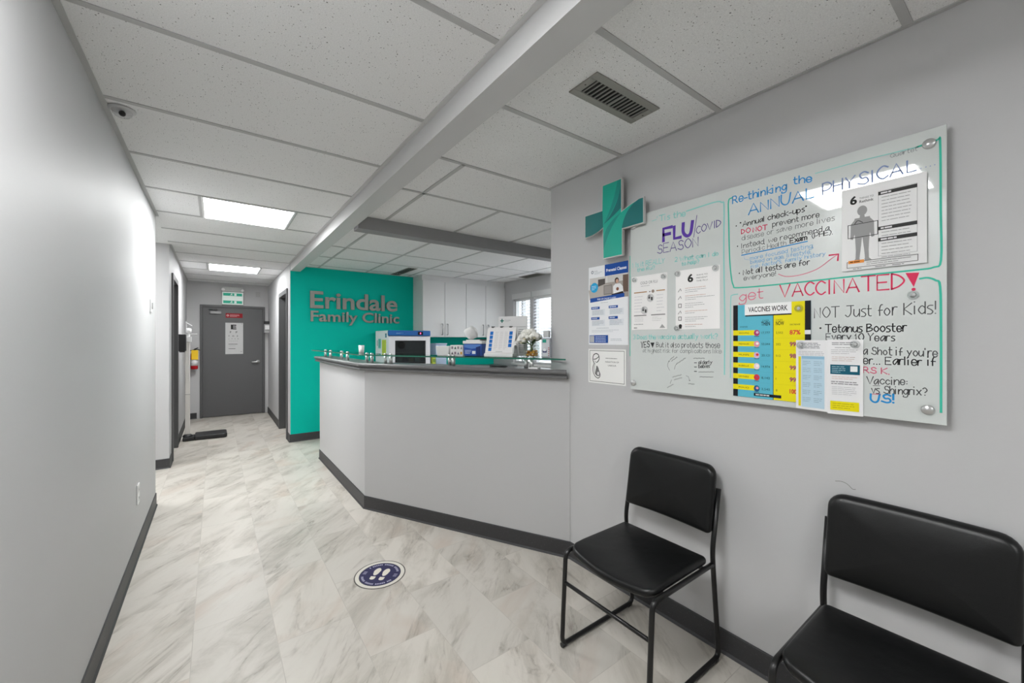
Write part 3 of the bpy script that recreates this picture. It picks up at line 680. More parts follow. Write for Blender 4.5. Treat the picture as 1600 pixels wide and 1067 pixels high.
# ---------------------------------------------------------------- office windows with blinds
GLASSW = thin_glass('window_pane_glass', (.93, .96, .96))
FRAMEW = mat('white_window_frame', 'cfcfcf', .4)
SLAT = mat('blind_slat', 'd8d8dc', .5)
nt, b_, N_, L_ = nodes_of(SLAT)
nt.nodes.remove(b_)
_d = N_('ShaderNodeBsdfDiffuse'); _d.inputs[0].default_value = rgb('e6e6ea')
_t = N_('ShaderNodeBsdfTranslucent'); _t.inputs[0].default_value = rgb('f8f8fb')
_m = N_('ShaderNodeMixShader'); _m.inputs[0].default_value = .8
L_(_d.outputs[0], _m.inputs[1]); L_(_t.outputs[0], _m.inputs[2]); L_(_m.outputs[0], nt.nodes['Material Output'].inputs[0])
for num, (y0, y1), inset in ((1, W1, .15), (2, W2, .0)):
    mb = MB()
    w = .03
    mb.box((XO - .012, y0 - .028, WZ[1]), (XO + .10, y1 + .028, WZ[1] + .085), FRAMEW)
    mb.box((XO - .03, y0 - .028, WZ[0] - .03), (XO + .10, y1 + .028, WZ[0]), FRAMEW)
    for a, bb in ((y0, y0 + w), (y1 - w, y1)): mb.box((XO + .03, a, WZ[0]), (XO + .10, bb, WZ[1]), FRAMEW)
    mb.box((XO + .03, y0 + w, WZ[0]), (XO + .10, y1 - w, WZ[0] + w), FRAMEW)
    mb.box((XO + .03, y0 + w, WZ[1] - w), (XO + .10, y1 - w, WZ[1]), FRAMEW)
    if num == 1: mb.box((XO + .03, 5.07, WZ[0] + w), (XO + .10, 5.10, WZ[1] - w), FRAMEW)
    wn = struct(mb.build('window_%d' % num, base=(0, 0, 0), merge=False))
    pm = MB(); pm.box((XO + .07, y0 + w, WZ[0] + w), (XO + .074, y1 - w, WZ[1] - w), GLASSW)
    pm.build('pane', wn)
    hb = MB()   # blind: headrail and slats
    yb1 = y1 - .01 - inset
    hb.box((XO - .005, y0 + .005, WZ[1] - .04), (XO + .028, yb1, WZ[1] - .002), FRAMEW)
    z = WZ[1] - .065
    while z > WZ[0] + .05:
        c_, s_ = math.cos(.5) * .022, math.sin(.5) * .022
        hb.raw([(XO + .008 - c_, y0 + .008, z - s_), (XO + .008 + c_, y0 + .008, z + s_), (XO + .008 + c_, yb1 - .003, z + s_), (XO + .008 - c_, yb1 - .003, z - s_),
                (XO + .008 - c_, y0 + .008, z - s_ + .002), (XO + .008 + c_, y0 + .008, z + s_ + .002), (XO + .008 + c_, yb1 - .003, z + s_ + .002), (XO + .008 - c_, yb1 - .003, z - s_ + .002)],
               [(0, 3, 2, 1), (4, 5, 6, 7), (0, 1, 5, 4), (1, 2, 6, 5), (2, 3, 7, 6), (3, 0, 4, 7)], SLAT)
        z -= .047
    hb.build('blind', wn, merge=False)

# scuff on the right wall
mb = MB()
def onR(y, z): return (XR - .0006, y, z)
ribbon(mb, smooth_pts([(.458, .826), (.44, .829), (.425, .824), (.412, .812), (.404, .813)], 4), .0022, lambda u, v: onR(u, v), ink('8a8a88'))
mb.build('scuff', bpy.data.objects['wall_right'], merge=False)

# ---------------------------------------------------------------- ceiling lights, vents, dome
def panel(x0, y0, x1, y1, z, label, strength, group='square ceiling light panels'):
    t = thing('ceiling_light', ((x0 + x1) / 2, (y0 + y1) / 2, z), label, 'light', group)
    f = MB(); w = .014
    for a, b in (((x0 - w, y0 - w), (x1 + w, y0)), ((x0 - w, y1), (x1 + w, y1 + w)), ((x0 - w, y0), (x0, y1)), ((x1, y0), (x1 + w, y1))):
        f.box((a[0], a[1], z - .007), (b[0], b[1], z - .0002), WHITE)
    f.build('frame', t, merge=False)
    em = mat('lit_panel_%d' % int(strength * 10), (.985, .995, .99), .5, emit=strength)
    g = MB(); g.box((x0, y0, z - .005), (x1, y1, z - .0002), em)
    g.build('diffuser', t)
    return t
panel(-.068, 3.497, .486, 4.062, ZH, 'lit square ceiling panel in the hall, the nearer and larger of the two', LAMP)
panel(-.068, 6.475, .486, 7.03, ZH, 'lit square ceiling panel nearest the exit door at the hall end', LAMP)
panel(-.34, .48, .24, 1.04, ZH, 'ceiling panel over the viewer, seen only mirrored in the glass board', LAMP_NEAR)
panel(-.068, -1.9, .486, -1.33, ZH, 'added ceiling panel in the waiting area behind the viewer, out of view', LAMP_NEAR)  # unseen panel, added for light from behind the camera
panel(3.37, 3.39, 3.86, 3.72, ZO, 'added ceiling panel in the reception office, out of view close to the window wall', LAMP_OFFICE)  # added behind the right wall, out of sight, to light the office
panel(-1.5, 4.55, -.93, 5.1, ZH, 'ceiling panel in the side corridor opening off the left wall', LAMP * .8)

def register(x0, y0, x1, y1, z, label, nslat, along='x', group=None, divider=True):
    t = thing('ceiling_vent', ((x0 + x1) / 2, (y0 + y1) / 2, z), label, 'vent', group)
    w = .032 if divider else .012
    f = MB()
    ins = .006
    def bev(a, b):   # sloping rim
        f.box((a[0], a[1], z - .006), (b[0], b[1], z - .0003), GREYM)
    bev((x0, y0), (x1, y0 + w)); bev((x0, y1 - w), (x1, y1)); bev((x0, y0 + w), (x0 + w, y1 - w)); bev((x1 - w, y0 + w), (x1, y1 - w))
    f.build('frame', t, bevel=.002, merge=False)
    bk = MB(); bk.box((x0 + w, y0 + w, z - .0012), (x1 - w, y1 - w, z - .0003), VOID); bk.build('backing', t)
    if along == 'x':
        n = nslat; L = x1 - x0 - 2 * w
        sl = MB()
        for i in range(n):
            x = x0 + w + L * (i + .5) / n
            wd = .004 if not (divider and i == n // 2) else .010
            sl.box((x - wd / 2, y0 + w, z - .006), (x + wd / 2, y1 - w, z - .0014), GREYM)
        sl.build('slats', t, merge=False)
    else:
        n = nslat; L = y1 - y0 - 2 * w
        sl = MB()
        for i in range(n):
            y = y0 + w + L * (i + .5) / n
            sl.box((x0 + w, y - .003, z - .006), (x1 - w, y + .003, z - .0014), GREYM)
        sl.build('slats', t, merge=False)
    if divider:
        for x in (x0 + w * .5, x1 - w * .5):
            sc = MB(); sc.lathe((x, (y0 + y1) / 2, z - .0062), [(.004, 0), (.003, -.001), (0, -.0014)], mat('screw', '5c5a55', .4, metal=.7), n=8)
            sc.build('screw', t)
    return t
register(1.105, .985, 1.488, 1.131, ZO, 'grey slotted metal ceiling register above the end of the reception desk', 15)
register(2.06, 5.12, 2.19, 5.80, ZO, 'long dark slot vent in the office ceiling above the teal wall', 3, divider=False)
register(3.72, 4.45, 3.885, 4.89, ZO, 'small dark vent in the office ceiling close to the blinds', 4, divider=False)

dm = thing('dome_camera', (-.322, 2.375, ZH), 'small clear ceiling dome in a grey ring at the top of the left wall', 'dome')
mb = MB(); mb.lathe((-.322, 2.375, ZH - .0003), [(.044, 0), (.046, -.006), (.039, -.010), (.034, -.010)], mat('dome_ring', 'c4c4c4', .3)); mb.build('ring', dm)
mb = MB(); mb.lathe((-.322, 2.375, ZH - .010), [(.034, 0), (.032, -.012), (.024, -.022), (.012, -.028), (0, -.030)], thin_glass('dome_clear', (.9, .9, .91), rough=.02)); mb.build('dome', dm)
mb = MB(); mb.ball((-.322, 2.375, ZH - .020), .012, BLACKP); mb.build('lens', dm)
# ---------------------------------------------------------------- reception ledge and glass shelf
def ring_along(o_list):
    return [desk(o) for o in o_list]
prof = [(.010, HW + .001), (.040, HW + .002), (.044, HW + .010), (.042, HW + .017), (.034, HW + .020), (.034, HW + .026), (.050, HW + .031), (.053, HW + .040),
        (.051, HW + .050), (.044, HW + .056), (-.14, HW + .056), (-.145, HW + .05), (-.145, HW + .02), (-.105, HW + .001)]
mb = MB()
secs = []
for idx in range(3):
    row = []
    for o, z in prof:
        if idx == 0: p = A + n1 * o - (B - A).normalized() * (.03)
        elif idx == 1: p = B + mit * o
        else:
            p = C + n2 * o - dBC * .012
            if p.x > XR - .003: p = p + dBC * ((XR - .003 - p.x) / dBC.x)
        row.append((p.x, p.y, z))
    secs.append(row)
k = len(prof); vs = [q for r_ in secs for q in r_]; fs = []
for i in range(2): fs += [(i * k + j, i * k + (j + 1) % k, (i + 1) * k + (j + 1) % k, (i + 1) * k + j) for j in range(k)]
fs += [tuple(range(k)), tuple(range(2 * k, 3 * k))]
mb.raw(vs, fs, GREYL)
tag(mb.build('counter_ledge', merge=True), 'grey moulded laminate ledge along the top of the reception half wall', 'ledge')
ZL = HW + .056
ZG = 1.200
GLASS = thin_glass('shelf_glass', (.86, .95, .92))
GEDGE = mat('glass_green_edge', '1f6b58', .12, spec=.6)
gs = thing('glass_shelf', (.95, 3.2, ZL), 'long clear glass shelf with green edge raised on steel posts above the ledge', 'shelf')
mb = MB()
o0, o1 = .035, -.17
e0 = A + n1 * o0 - (B - A).normalized() * .27; e1 = A + n1 * o1 - (B - A).normalized() * .27
c0 = C + n2 * o0 + dBC * (-.02); c1 = C + n2 * o1; c1 = c1 + dBC * ((XR - .004 - c1.x) / dBC.x)
pg = [e0, B + mit * o0, c0, c1, B + mit * o1, e1]
mb.prism([tuple(p) for p in pg], lambda u, v, d: (u, v, d), ZG - .009, ZG, GLASS, side=GEDGE)
mb.build('glass_panel', gs)
spots = [(.935, 4.70), (.935, 4.37), (.935, 4.01), (.936, 3.72), (.950, 3.27), (.972, 3.15), (1.028, 3.044), (1.062, 2.98), (1.304, 2.526), (1.325, 2.486), (1.578, 2.009), (1.600, 1.968)]
for i, (x, y) in enumerate(spots):
    p = Vector((x, y)) - (n2 if i > 4 else n1) * (.0 if i % 2 else .02)
    mb = MB()
    mb.lathe((p.x, p.y, ZL), [(.0125, .0003), (.0125, ZG - .0095 - ZL)], CHROME, n=14)
    o = mb.build('post', gs)
    mb = MB(); mb.lathe((p.x, p.y, ZG), [(.013, .0003), (.013, .006), (.010, .011), (0, .013)], CHROME, n=14)
    mb.build('cap', o)

# ---------------------------------------------------------------- clinic name on the teal wall
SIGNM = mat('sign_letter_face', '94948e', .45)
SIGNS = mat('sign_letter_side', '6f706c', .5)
sign = thing('clinic_sign', (1.6, YT, 1.57), 'raised grey letters reading Erindale Family Clinic on the teal wall', 'sign')
def raised(text, x0, x1, zb, cap, bold):
    n = len(text)
    # pen position of every letter from the width of the text before it
    def w_of(s):
        vs, _ = glyphs(s + '|', bold, 4); return max(v[0] for v in vs)
    bar = w_of('')
    adv = [w_of(text[:i]) - bar for i in range(n + 1)]
    allv, _ = glyphs(text, bold, 4)
    mn, mx = min(v[0] for v in allv), max(v[0] for v in allv)
    sx = (x1 - x0) / (mx - mn)
    for i, ch in enumerate(text):
        if ch == ' ': continue
        vs, fs = glyphs(ch, bold, 4)
        bm = bmesh.new()
        bv = [bm.verts.new((x0 + (adv[i] + x - mn) * sx, YT - .028, zb + y * cap)) for x, y in vs]
        for f in fs:
            try: bm.faces.new([bv[j] for j in f])
            except ValueError: pass
        bmesh.ops.remove_doubles(bm, verts=bm.verts, dist=1e-5)
        r = bmesh.ops.extrude_face_region(bm, geom=bm.faces[:])
        new = [g for g in r['geom'] if isinstance(g, bmesh.types.BMVert)]
        bmesh.ops.translate(bm, verts=new, vec=(0, .0275, 0))
        bmesh.ops.recalc_face_normals(bm, faces=bm.faces)
        bmesh.ops.translate(bm, verts=bm.verts, vec=-sign.location)
        me = bpy.data.meshes.new('letter'); bm.to_mesh(me); bm.free()
        me.materials.append(SIGNM); me.materials.append(SIGNS)
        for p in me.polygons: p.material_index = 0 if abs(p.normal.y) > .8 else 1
        o = bpy.data.objects.new('letter', me); COL.objects.link(o); o.parent = sign
raised('Erindale', 1.000, 2.175, 1.744, .228, .028)
raised('Family Clinic', 1.006, 2.205, 1.566, .142, .022)

# ---------------------------------------------------------------- upper cabinets, back counter
def cabinet(x0, xm, x1, handles, label):
    t = thing('wall_cabinet', ((x0 + x1) / 2, YT - .17, 1.36), label, 'cabinet', 'white wall cabinets')
    b = MB(); b.box((x0, 5.526, 1.36), (x1, YT - .001, 2.195), WHITEL); b.build('body', t)
    for (a, bb), hx in zip(((x0, xm), (xm, x1)), handles):
        d = MB(); d.box((a + .0025, 5.506, 1.362), (bb - .0025, 5.5255, 2.193), WHITEL); do = d.build('door', t, bevel=.0015)
        h = MB()
        h.tube([(hx, 5.5065, 1.395), (hx, 5.478, 1.395), (hx, 5.474, 1.40), (hx, 5.474, 1.552), (hx, 5.478, 1.557), (hx, 5.5065, 1.557)], .006, mat('handle_metal', '8c8c8e', .25, metal=1.0), n=8)
        h.build('handle', do)
cabinet(2.433, 2.790, 3.158, (2.738, 2.826), 'white two-door wall cabinet at the left, beside the teal wall with the fridge below')
cabinet(3.159, 3.522, 3.906, (3.461, 3.561), 'white two-door wall cabinet in the corner beside the office window')
sbox('trim_9', (2.433, 5.53, 2.196), (3.906, YT - .001, ZO - .001), WHITEL)

bc = thing('back_counter', (2.82, 5.52, 0), 'white counter with grey top along the teal wall under the cabinets', 'counter')
mb = MB(); mb.box((1.72, 5.20, .10), (3.905, YT - .001, .87), WHITEL); mb.box((1.74, 5.26, 0), (3.905, YT - .001, .10), DARK); mb.build('cabinet_base', bc, merge=False)
mb = MB(); mb.box((1.70, 5.17, .87), (3.906, YT - .001, .90), GREYL); mb.build('worktop', bc, bevel=.004)

# medical fridge
FW = mat('fridge_white', 'e4e4e8', .35)
BLUE = mat('fridge_blue', '1c63ad', .4)
fr = thing('medical_fridge', (2.13, 5.48, .90), 'white countertop vaccine fridge with blue top strip and dark glass door', 'fridge')
x0, x1, y0, y1, z0, z1 = 1.836, 2.424, 5.235, 5.78, .915, 1.443
mb = MB()
mb.box((x0, y0 + .045, z0), (x1, y1, z1), FW)
mb.build('body', fr, bevel=.006)
for x in (x0 + .04, x1 - .04):
    for y in (y0 + .08, y1 - .05):
        mb = MB(); mb.lathe((x, y, .9003), [(.014, 0), (.014, .0147)], BLACKP, n=10); mb.build('foot', fr)
mb = MB(); mb.box((x0 - .004, y0 - .012, z1 - .072), (x1 + .004, y0 + .044, z1 + .002), BLUE); fa = mb.build('top_strip', fr, bevel=.012)
mb = MB(); mb.box((x0 + .40, y0 - .0145, z1 - .058), (x0 + .475, y0 - .0125, z1 - .014), BLACKP); dp = mb.build('display', fa)
sh = Sheet(.075, .044, (x0 + .40, y0 - .0147, z1 - .014), (1, 0, 0), (0, 0, -1), '101014', .0001)
LED = mat('red_led', (1, .05, .16), .5, emit=1.6)
vs_, fs_ = glyphs('4', .04)
sh.mb.raw([sh.at(.03 + x * .022, .033 - y * .022, .0003) for x, y in vs_], fs_, LED); sh.build('digits', dp)
lg = Sheet(.12, .02, (x0 + .09, y0 - .0127, z1 - .026), (1, 0, 0), (0, 0, -1), '1c63ad', .0001); lg.lines(.004, .006, .11, 2, .007, .003, 'a9c4de'); lg.build('maker_plate', fa)
mb = MB()
zt, zb = z1 - .080, z0 + .004
mb.box((x0, y0, zb), (x0 + .085, y0 + .04, zt), FW); mb.box((x1 - .065, y0, zb), (x1, y0 + .04, zt), FW)
mb.box((x0 + .085, y0, zt - .055), (x1 - .065, y0 + .04, zt), FW); mb.box((x0 + .085, y0, zb), (x1 - .065, y0 + .04, zb + .06), FW)
dr = mb.build('door', fr, merge=False)
mb = MB(); mb.box((x0 + .086, y0 + .008, zb + .061), (x1 - .066, y0 + .014, zt - .056), thin_glass('fridge_door_glass', (.62, .64, .64))); mb.build('door_glass', dr)
mb = MB(); mb.box((x0 + .086, y0 + .036, zb + .061), (x1 - .066, y0 + .0445, zt - .056), mat('fridge_inside', '6a6d72', .5))
for zz in (z0 + .10, z0 + .23): mb.box((x0 + .09, y0 + .018, zz), (x1 - .07, y0 + .036, zz + .006), mat('fridge_shelf', '8b8f92', .3))
for i in range(5): mb.box((x0 + .12 + i * .085, y0 + .020, z0 + .106), (x0 + .18 + i * .085, y0 + .036, z0 + .150 + .012 * (i % 2)), mat('fridge_box_%d' % (i % 3), ['6b7f80', '5a5f66', '7a7a70'][i % 3], .6))
mb.lathe((x0 + .18, y0 + .03, z0 + .33), [(.05, .0), (.05, -.012), (.02, -.012), (0, -.008)], BLACKP, axis='y', n=18)
mb.build('interior', dr, merge=False)
sd = Sheet(.49, .52, (x0 - .0004, y1 - .005, z1 - .01), (0, -1, 0), (0, 0, -1), 'e4e4e8', .0003)
sd.rect(.40, .03, .455, .085, '244b63'); sd.disc(.427, .057, .02, '3f8fa3')
sd.rect(.27, .115, .44, .30, 'c3d154'); sd.lines(.285, .14, .13, 8, .018, .006, '9fb03a')
sd.rect(.12, .10, .23, .235, '7fc6bd'); sd.lines(.13, .115, .09, 6, .018, .008, '2c8f88'); sd.rect(.06, .12, .10, .20, 'a8a8ac')
sd.build('side_labels', fr)

# things on the back counter seen under the glass shelf
mb = MB(); PBL = mat('pale_blue_plastic', 'aebfd8', .4)
mb.box((2.545, 5.30, .9005), (2.715, 5.52, 1.25), PBL); mb.box((2.538, 5.293, 1.25), (2.722, 5.527, 1.268), PBL)
tag(mb.build('storage_box', bevel=.006, merge=False), 'pale blue plastic box on the back counter, seen past the fridge', 'box')
mb = MB(); YG = mat('lime_carton', 'b9c64a', .6)
mb.box((2.46, 5.23, .9005), (2.505, 5.29, 1.075), YG); mb.box((2.463, 5.2295, 1.0), (2.502, 5.23, 1.05), mat('lime_carton_band', '6f8f3a', .6))
tag(mb.build('carton', bevel=.003, merge=False), 'small lime green carton standing beside the fridge on the back counter', 'carton')

# ---------------------------------------------------------------- things on the glass shelf and ledge
E3 = Vector((dBC.x, dBC.y, 0)); N3 = Vector((n2.x, n2.y, 0)); UP = Vector((0, 0, 1))
def fr_at(x, y):
    c = Vector((x, y, 0))
    return lambda u, v, d: c + E3 * u + N3 * v + UP * d
def obox(mb, F, u0, u1, v0, v1, z0, z1, mt, flare=0):
    a = [(u0, v0), (u1, v0), (u1, v1), (u0, v1)]
    vs = [F(u, v, z0) for u, v in a] + [F(u + (flare if u == u1 else -flare), v + (flare if v == v1 else -flare), z1) for u, v in a]
    mb.raw(vs, [(0, 3, 2, 1), (4, 5, 6, 7), (0, 1, 5, 4), (1, 2, 6, 5), (2, 3, 7, 6), (3, 0, 4, 7)], mt)
ZI = ZG + .0006
PAPERW = mat('white_card', 'e9e9e9', .6)
# tapered white bin
F = fr_at(1.352, 2.650); mb = MB()
t_ = .003
a = [(-.048, -.04), (.048, -.04), (.048, .04), (-.048, .04)]
def ringz(s, z): return [F(u * s, v * s, z) for u, v in a]
R0, R1, R2, R3 = ringz(1, ZI), ringz(1.22, ZI + .068), ringz(1.15, ZI + .068), ringz(.95, ZI + .005)
vs = R0 + R1 + R2 + R3
fs = [(3, 2, 1, 0), (12, 13, 14, 15)]
for b0 in (0, 4, 8): fs += [(b0 + i, b0 + (i + 1) % 4, b0 + 4 + (i + 1) % 4, b0 + 4 + i) for i in range(4)]
mb.raw(vs, fs, PAPERW)
tag(mb.build('tray', bevel=.0015), 'small tapered white tray at the left of the row on the glass shelf', 'tray')
# square carton with printed symbols
F = fr_at(1.410, 2.545); mb = MB(); obox(mb, F, -.052, .052, -.045, .045, ZI, ZI + .076, PAPERW)
bx = tag(mb.build('glove_box', bevel=.002), 'small white carton with rows of dark symbols beside the blue tub', 'carton')
p = F(-.052, .0455, ZI + .076); sh = Sheet(.104, .076, p, E3, -UP, 'e4e2e2', .0003)
for i in range(4):
    for j in range(2):
        u, v = .016 + i * .025, .018 + j * .038
        c = ['8b8088', '2f5b4c', '9a8f96', '8a8f9a', '57525a', '8b7b86', '6f6f86', 'c99a4a'][i + j * 4]
        sh.poly([(u, v - .010), (u + .009, v + .010), (u - .009, v + .010)], c) if (i + j) % 2 else sh.rect(u - .008, v - .009, u + .008, v + .009, c)
sh.build('printed_front', bx)
# blue tub of wipes
F = fr_at(1.478, 2.430); mb = MB(); TB = mat('tub_blue', '2d55a8', .4); TD = mat('tub_navy', '24376f', .45)
obox(mb, F, -.068, .068, -.055, .055, ZI, ZI + .086, TB, .004)
tb = tag(mb.build('wipes_tub', bevel=.006), 'blue rectangular tub of wipes with a white lid on the glass shelf', 'tub')
mb = MB(); obox(mb, F, -.076, .076, -.062, .062, ZI + .0865, ZI + .106, PAPERW); obox(mb, F, -.06, .05, -.045, .045, ZI + .1065, ZI + .114, PAPERW)
obox(mb, F, .01, .07, -.035, .03, ZI + .1145, ZI + .118, BLACKP)
mb.build('lid', tb, bevel=.004, merge=False)
sh = Sheet(.13, .078, F(-.065, .0605, ZI + .082), E3, -UP, '2d55a8', .0002)
sh.poly([(0, .0), (.13, .0), (.13, .022), (.06, .030), (0, .020)], '5b84c9'); sh.lines(.008, .040, .05, 3, .010, .004, 'c3d2ea'); sh.rect(.065, .045, .092, .066, 'e9edf2'); sh.poly([(.095, .02), (.13, .01), (.13, .078), (.10, .078)], '24376f')
sh.build('tub_label', tb)
# crumpled white bag on the tub
mb = MB()
c = F(-.045, -.005, ZI + .1195 + .044)
mb.ball(c, .052, mat('thin_white_plastic', 'e2e2e2', .5), n=26, sc=(1.0, .9, .88), fn=lambda d: .90 + .12 * math.sin(4 * d.x + 3 * d.z + 1) * math.cos(3 * d.y + 2) + .06 * abs(math.sin(7 * d.z + 6 * d.x)) + .05 * abs(math.sin(9 * d.y - 5 * d.x)))
tag(mb.build('plastic_bag'), 'puffed white plastic bag resting on the lid of the blue tub', 'bag')
# easel calendar
F = fr_at(1.545, 2.225)
cal = thing('desk_calendar', F(0, 0, ZI), 'white tilted desk easel with two columns of blue squares', 'calendar')
w_, h_ = .215, .205
tilt = math.radians(14)
dn = (-UP * math.cos(tilt) + N3 * math.sin(tilt)).normalized()
top = F(-w_ / 2, .035 - h_ * math.sin(tilt), ZI + .022 + h_ * math.cos(tilt) - .022)
sh = Sheet(w_, h_ * .90, top, E3, dn, 'ebeaea', .003)
for i in range(5): sh.rect(.022, .030 + i * .028, .046, .054 + i * .028, '1f6fc4')
for i in range(4): sh.rect(.168, .030 + i * .028, .192, .054 + i * .028, '1f6fc4')
for u in (.062, .098, .134): sh.lines(u, .034, .026, 11, .0115, .003, 'c9c6c8')
sh.rect(.08, .168, .13, .172, 'b8b8b8'); sh.rect(0, .178, w_, .180, 'b9b0ae')
sh.build('page', cal)
mb = MB(); obox(mb, F, -w_ / 2, w_ / 2, -.035, .045, ZI, ZI + .022, PAPERW); mb.build('stand_foot', cal, bevel=.003)
mb = MB()
bp = F(-w_ / 2, -.05, ZI + .022)
mb.prism([(0, 0), (w_, 0), (w_, 1), (0, 1)], lambda u, v, d: (top + E3 * u) * v + (bp + E3 * u) * (1 - v) - N3 * (.005 + d), 0, .003, PAPERW); mb.build('back_leg', cal)
for u in (.04, .107, .175):
    mb = MB(); q = top + E3 * u; mb.box(q + Vector((-.012, -.006, -.004)), q + Vector((.012, .006, .006)), mat('binder_clip', '5d5d5d', .4))
    mb.build('clip', cal, bevel=.002)
# acrylic sign with clinic cross
F = fr_at(1.650, 2.235)
sg = thing('sign_holder', F(0, 0, ZI), 'upright white notice with a green cross logo behind the tilted easel', 'sign')
w_, h_ = .222, .272
sh = Sheet(w_, h_, F(-w_ / 2, 0, ZI + h_ + .004), E3, -UP, 'e3e3e3', .002)
sh.rect(.014, .026, .042, .034, '2c7f70'); sh.rect(.024, .016, .032, .044, '1f6660'); sh.text('Erindale', .05, .030, .008, '8f9a9a', width=.045); sh.lines(.05, .036, .04, 1, .01, .002, 'b5b5b5')
sh.rect(.012, .072, .21, .075, 'a3a3a3'); sh.lines(.155, .09, .055, 12, .014, .004, '9a9a9a'); sh.lines(.02, .10, .12, 9, .016, .003, 'bcbcbc')
sh.build('notice', sg)
mb = MB(); obox(mb, F, -w_ / 2, w_ / 2 - .02, -.03, .03, ZI, ZI + .0035, thin_glass('acrylic', (.95, .97, .97))); mb.build('foot', sg)
# flowers in a glass vase
F = fr_at(1.656, 2.035)
vz = thing('flower_vase', F(0, 0, ZI), 'white flowers and leaves in a square glass vase with amber stones', 'flowers')
VG = thin_glass('vase_glass', (.93, .95, .94))
mb = MB()
s_ = .041
for u0, u1, v0, v1 in ((-s_, s_, s_ - .003, s_), (-s_, s_, -s_, -s_ + .003), (-s_, -s_ + .003, -s_ + .003, s_ - .003), (s_ - .003, s_, -s_ + .003, s_ - .003), ):
    obox(mb, F, u0, u1, v0, v1, ZI, ZI + .098, VG)
obox(mb, F, -s_ + .003, s_ - .003, -s_ + .003, s_ - .003, ZI, ZI + .006, VG)
mb.build('vase', vz, merge=False)
mb = MB(); rs = random.Random(3)
AM = [mat('amber_stone_%d' % i, h, .25) for i, h in enumerate(('d9951f', 'e8b04a', 'b8741a', 'e9e2d4'))]
for i in range(40):
    u, v, z = rs.uniform(-.03, .03), rs.uniform(-.03, .03), ZI + .010 + rs.uniform(0, .032)
    mb.ball(F(u, v, z), rs.uniform(.008, .011), AM[rs.choice((0, 0, 1, 2, 3))], n=8, sc=(1, 1, .75))
mb.build('stones', vz, merge=False)
mb = MB(); GRN = mat('stem_green', '4f6333', .6); LEAF = mat('leaf_green', '41582b', .55)
heads = []
for i in range(9):
    a_ = i * 2.4; r_ = .016 + .008 * (i % 4)
    top_ = F(math.cos(a_) * r_ * 2.1 - .012, math.sin(a_) * r_ * 1.5, ZI + .120 + .022 * ((i * 5) % 4) / 3 - r_ * .3)
    heads.append(top_)
    mb.tube([F(-math.cos(a_) * .018, -math.sin(a_) * .018, ZI + .015), F(0, 0, ZI + .07), top_], .0022, GRN, n=6)
mb.build('stems', vz, merge=False)
PET = mat('white_petal', 'f0efe8', .6)
mb = MB()
for i, hd in enumerate(heads + [F(.0, .01, ZI + .155), F(-.050, .015, ZI + .125), F(-.060, .03, ZI + .100), F(-.03, .02, ZI + .15)]):
    mb.ball(hd, .014, mat('petal_heart', 'e9e2c8', .6), n=8)
    for k_ in range(11):
        a_ = k_ * 2.39996; el = .15 + .8 * (k_ / 11)
        d_ = Vector((math.cos(a_) * math.cos(el * 1.4), math.sin(a_) * math.cos(el * 1.4), math.sin(el * 1.4) * .9))
        mb.ball(hd + d_ * .023, .0165, PET, n=8, sc=(1, 1, .8), fn=lambda d: 1 + .12 * math.sin(7 * d.x + 5 * d.y))
mb.build('blossoms', vz, merge=False)
mb = MB()
def leaf(p, q, wd):
    p, q = Vector(p), Vector(q); d_ = (q - p); sd_ = d_.cross(Vector((.3, -.5, .8))).normalized() * wd
    m1, m2 = p + d_ * .4, p + d_ * .75; nn = sd_.cross(d_).normalized() * wd * .25
    mb.raw([p, m1 + sd_ - nn, m1 + nn, m1 - sd_ - nn, m2 + sd_ * .7 - nn, m2 + nn, m2 - sd_ * .7 - nn, q], [(0, 2, 1), (0, 3, 2), (1, 2, 5, 4), (2, 3, 6, 5), (4, 5, 7), (5, 6, 7)], LEAF)
for u, v, z, u2, v2, z2 in ((.01, .02, .098, .064, .03, .135), (.0, .02, .095, .045, .035, .115), (-.01, .03, .095, -.02, .045, .105), (.015, .03, .09, .03, .05, .098), (-.02, .03, .092, -.055, .04, .092), (.02, .0, .1, .07, .01, .125)):
    leaf(F(u, v, ZI + z), F(u2, v2, ZI + z2), .010)
mb.build('leaves', vz, merge=False)
# spray bottle
F = fr_at(1.606, 2.107); mb = MB(); c = F(0, .055, ZI)
mb.lathe(c, [(.017, 0), (.019, .004), (.019, .055), (.012, .068), (.008, .072), (.008, .078)], thin_glass('clear_bottle', (.86, .88, .88)))
sp_ = tag(mb.build('spray_bottle'), 'small clear spray bottle with white trigger, left of the flower vase', 'bottle')
mb = MB(); mb.lathe(c + UP * .0785, [(.010, 0), (.010, .010), (.006, .011), (.006, .016)], WHITE, n=12)
mb.box(c + Vector((-.008, -.022, .092)), c + Vector((.008, .012, .104)), WHITE); mb.build('trigger', sp_, merge=False)
# hand sanitiser dispenser
F = fr_at(1.694, 1.93)
sn = thing('sanitizer_dispenser', F(.0, .0, ZI), 'white and clear hand sanitizer dispenser right of the flowers by the wall end', 'dispenser')
SG = mat('sanitizer_body', 'b4b8c0', .25)
mb = MB(); obox(mb, F, -.030, .030, -.022, .025, ZI, ZI + .125, SG); mb.build('body', sn, bevel=.006)
mb = MB(); pts = [F(-.032, 0, 0)]
prof2 = [(-.032, .127), (.032, .127), (.032, .165)] + [(.032 * math.cos(a * math.pi / 12), .165 + .034 * math.sin(a * math.pi / 12)) for a in range(1, 12)] + [(-.032, .165)]
mb.prism(prof2, lambda u, v, d: F(u, d, ZI + v), -.024, .030, thin_glass('clear_head', (.9, .91, .92), rough=.05)); obox(mb, F, -.018, .018, -.015, .018, ZI + .1275, ZI + .172, WHITE); mb.build('head', sn, merge=False)
sh = Sheet(.052, .105, F(-.026, .0256, ZI + .115), E3, -UP, 'd3d5da', .0004)
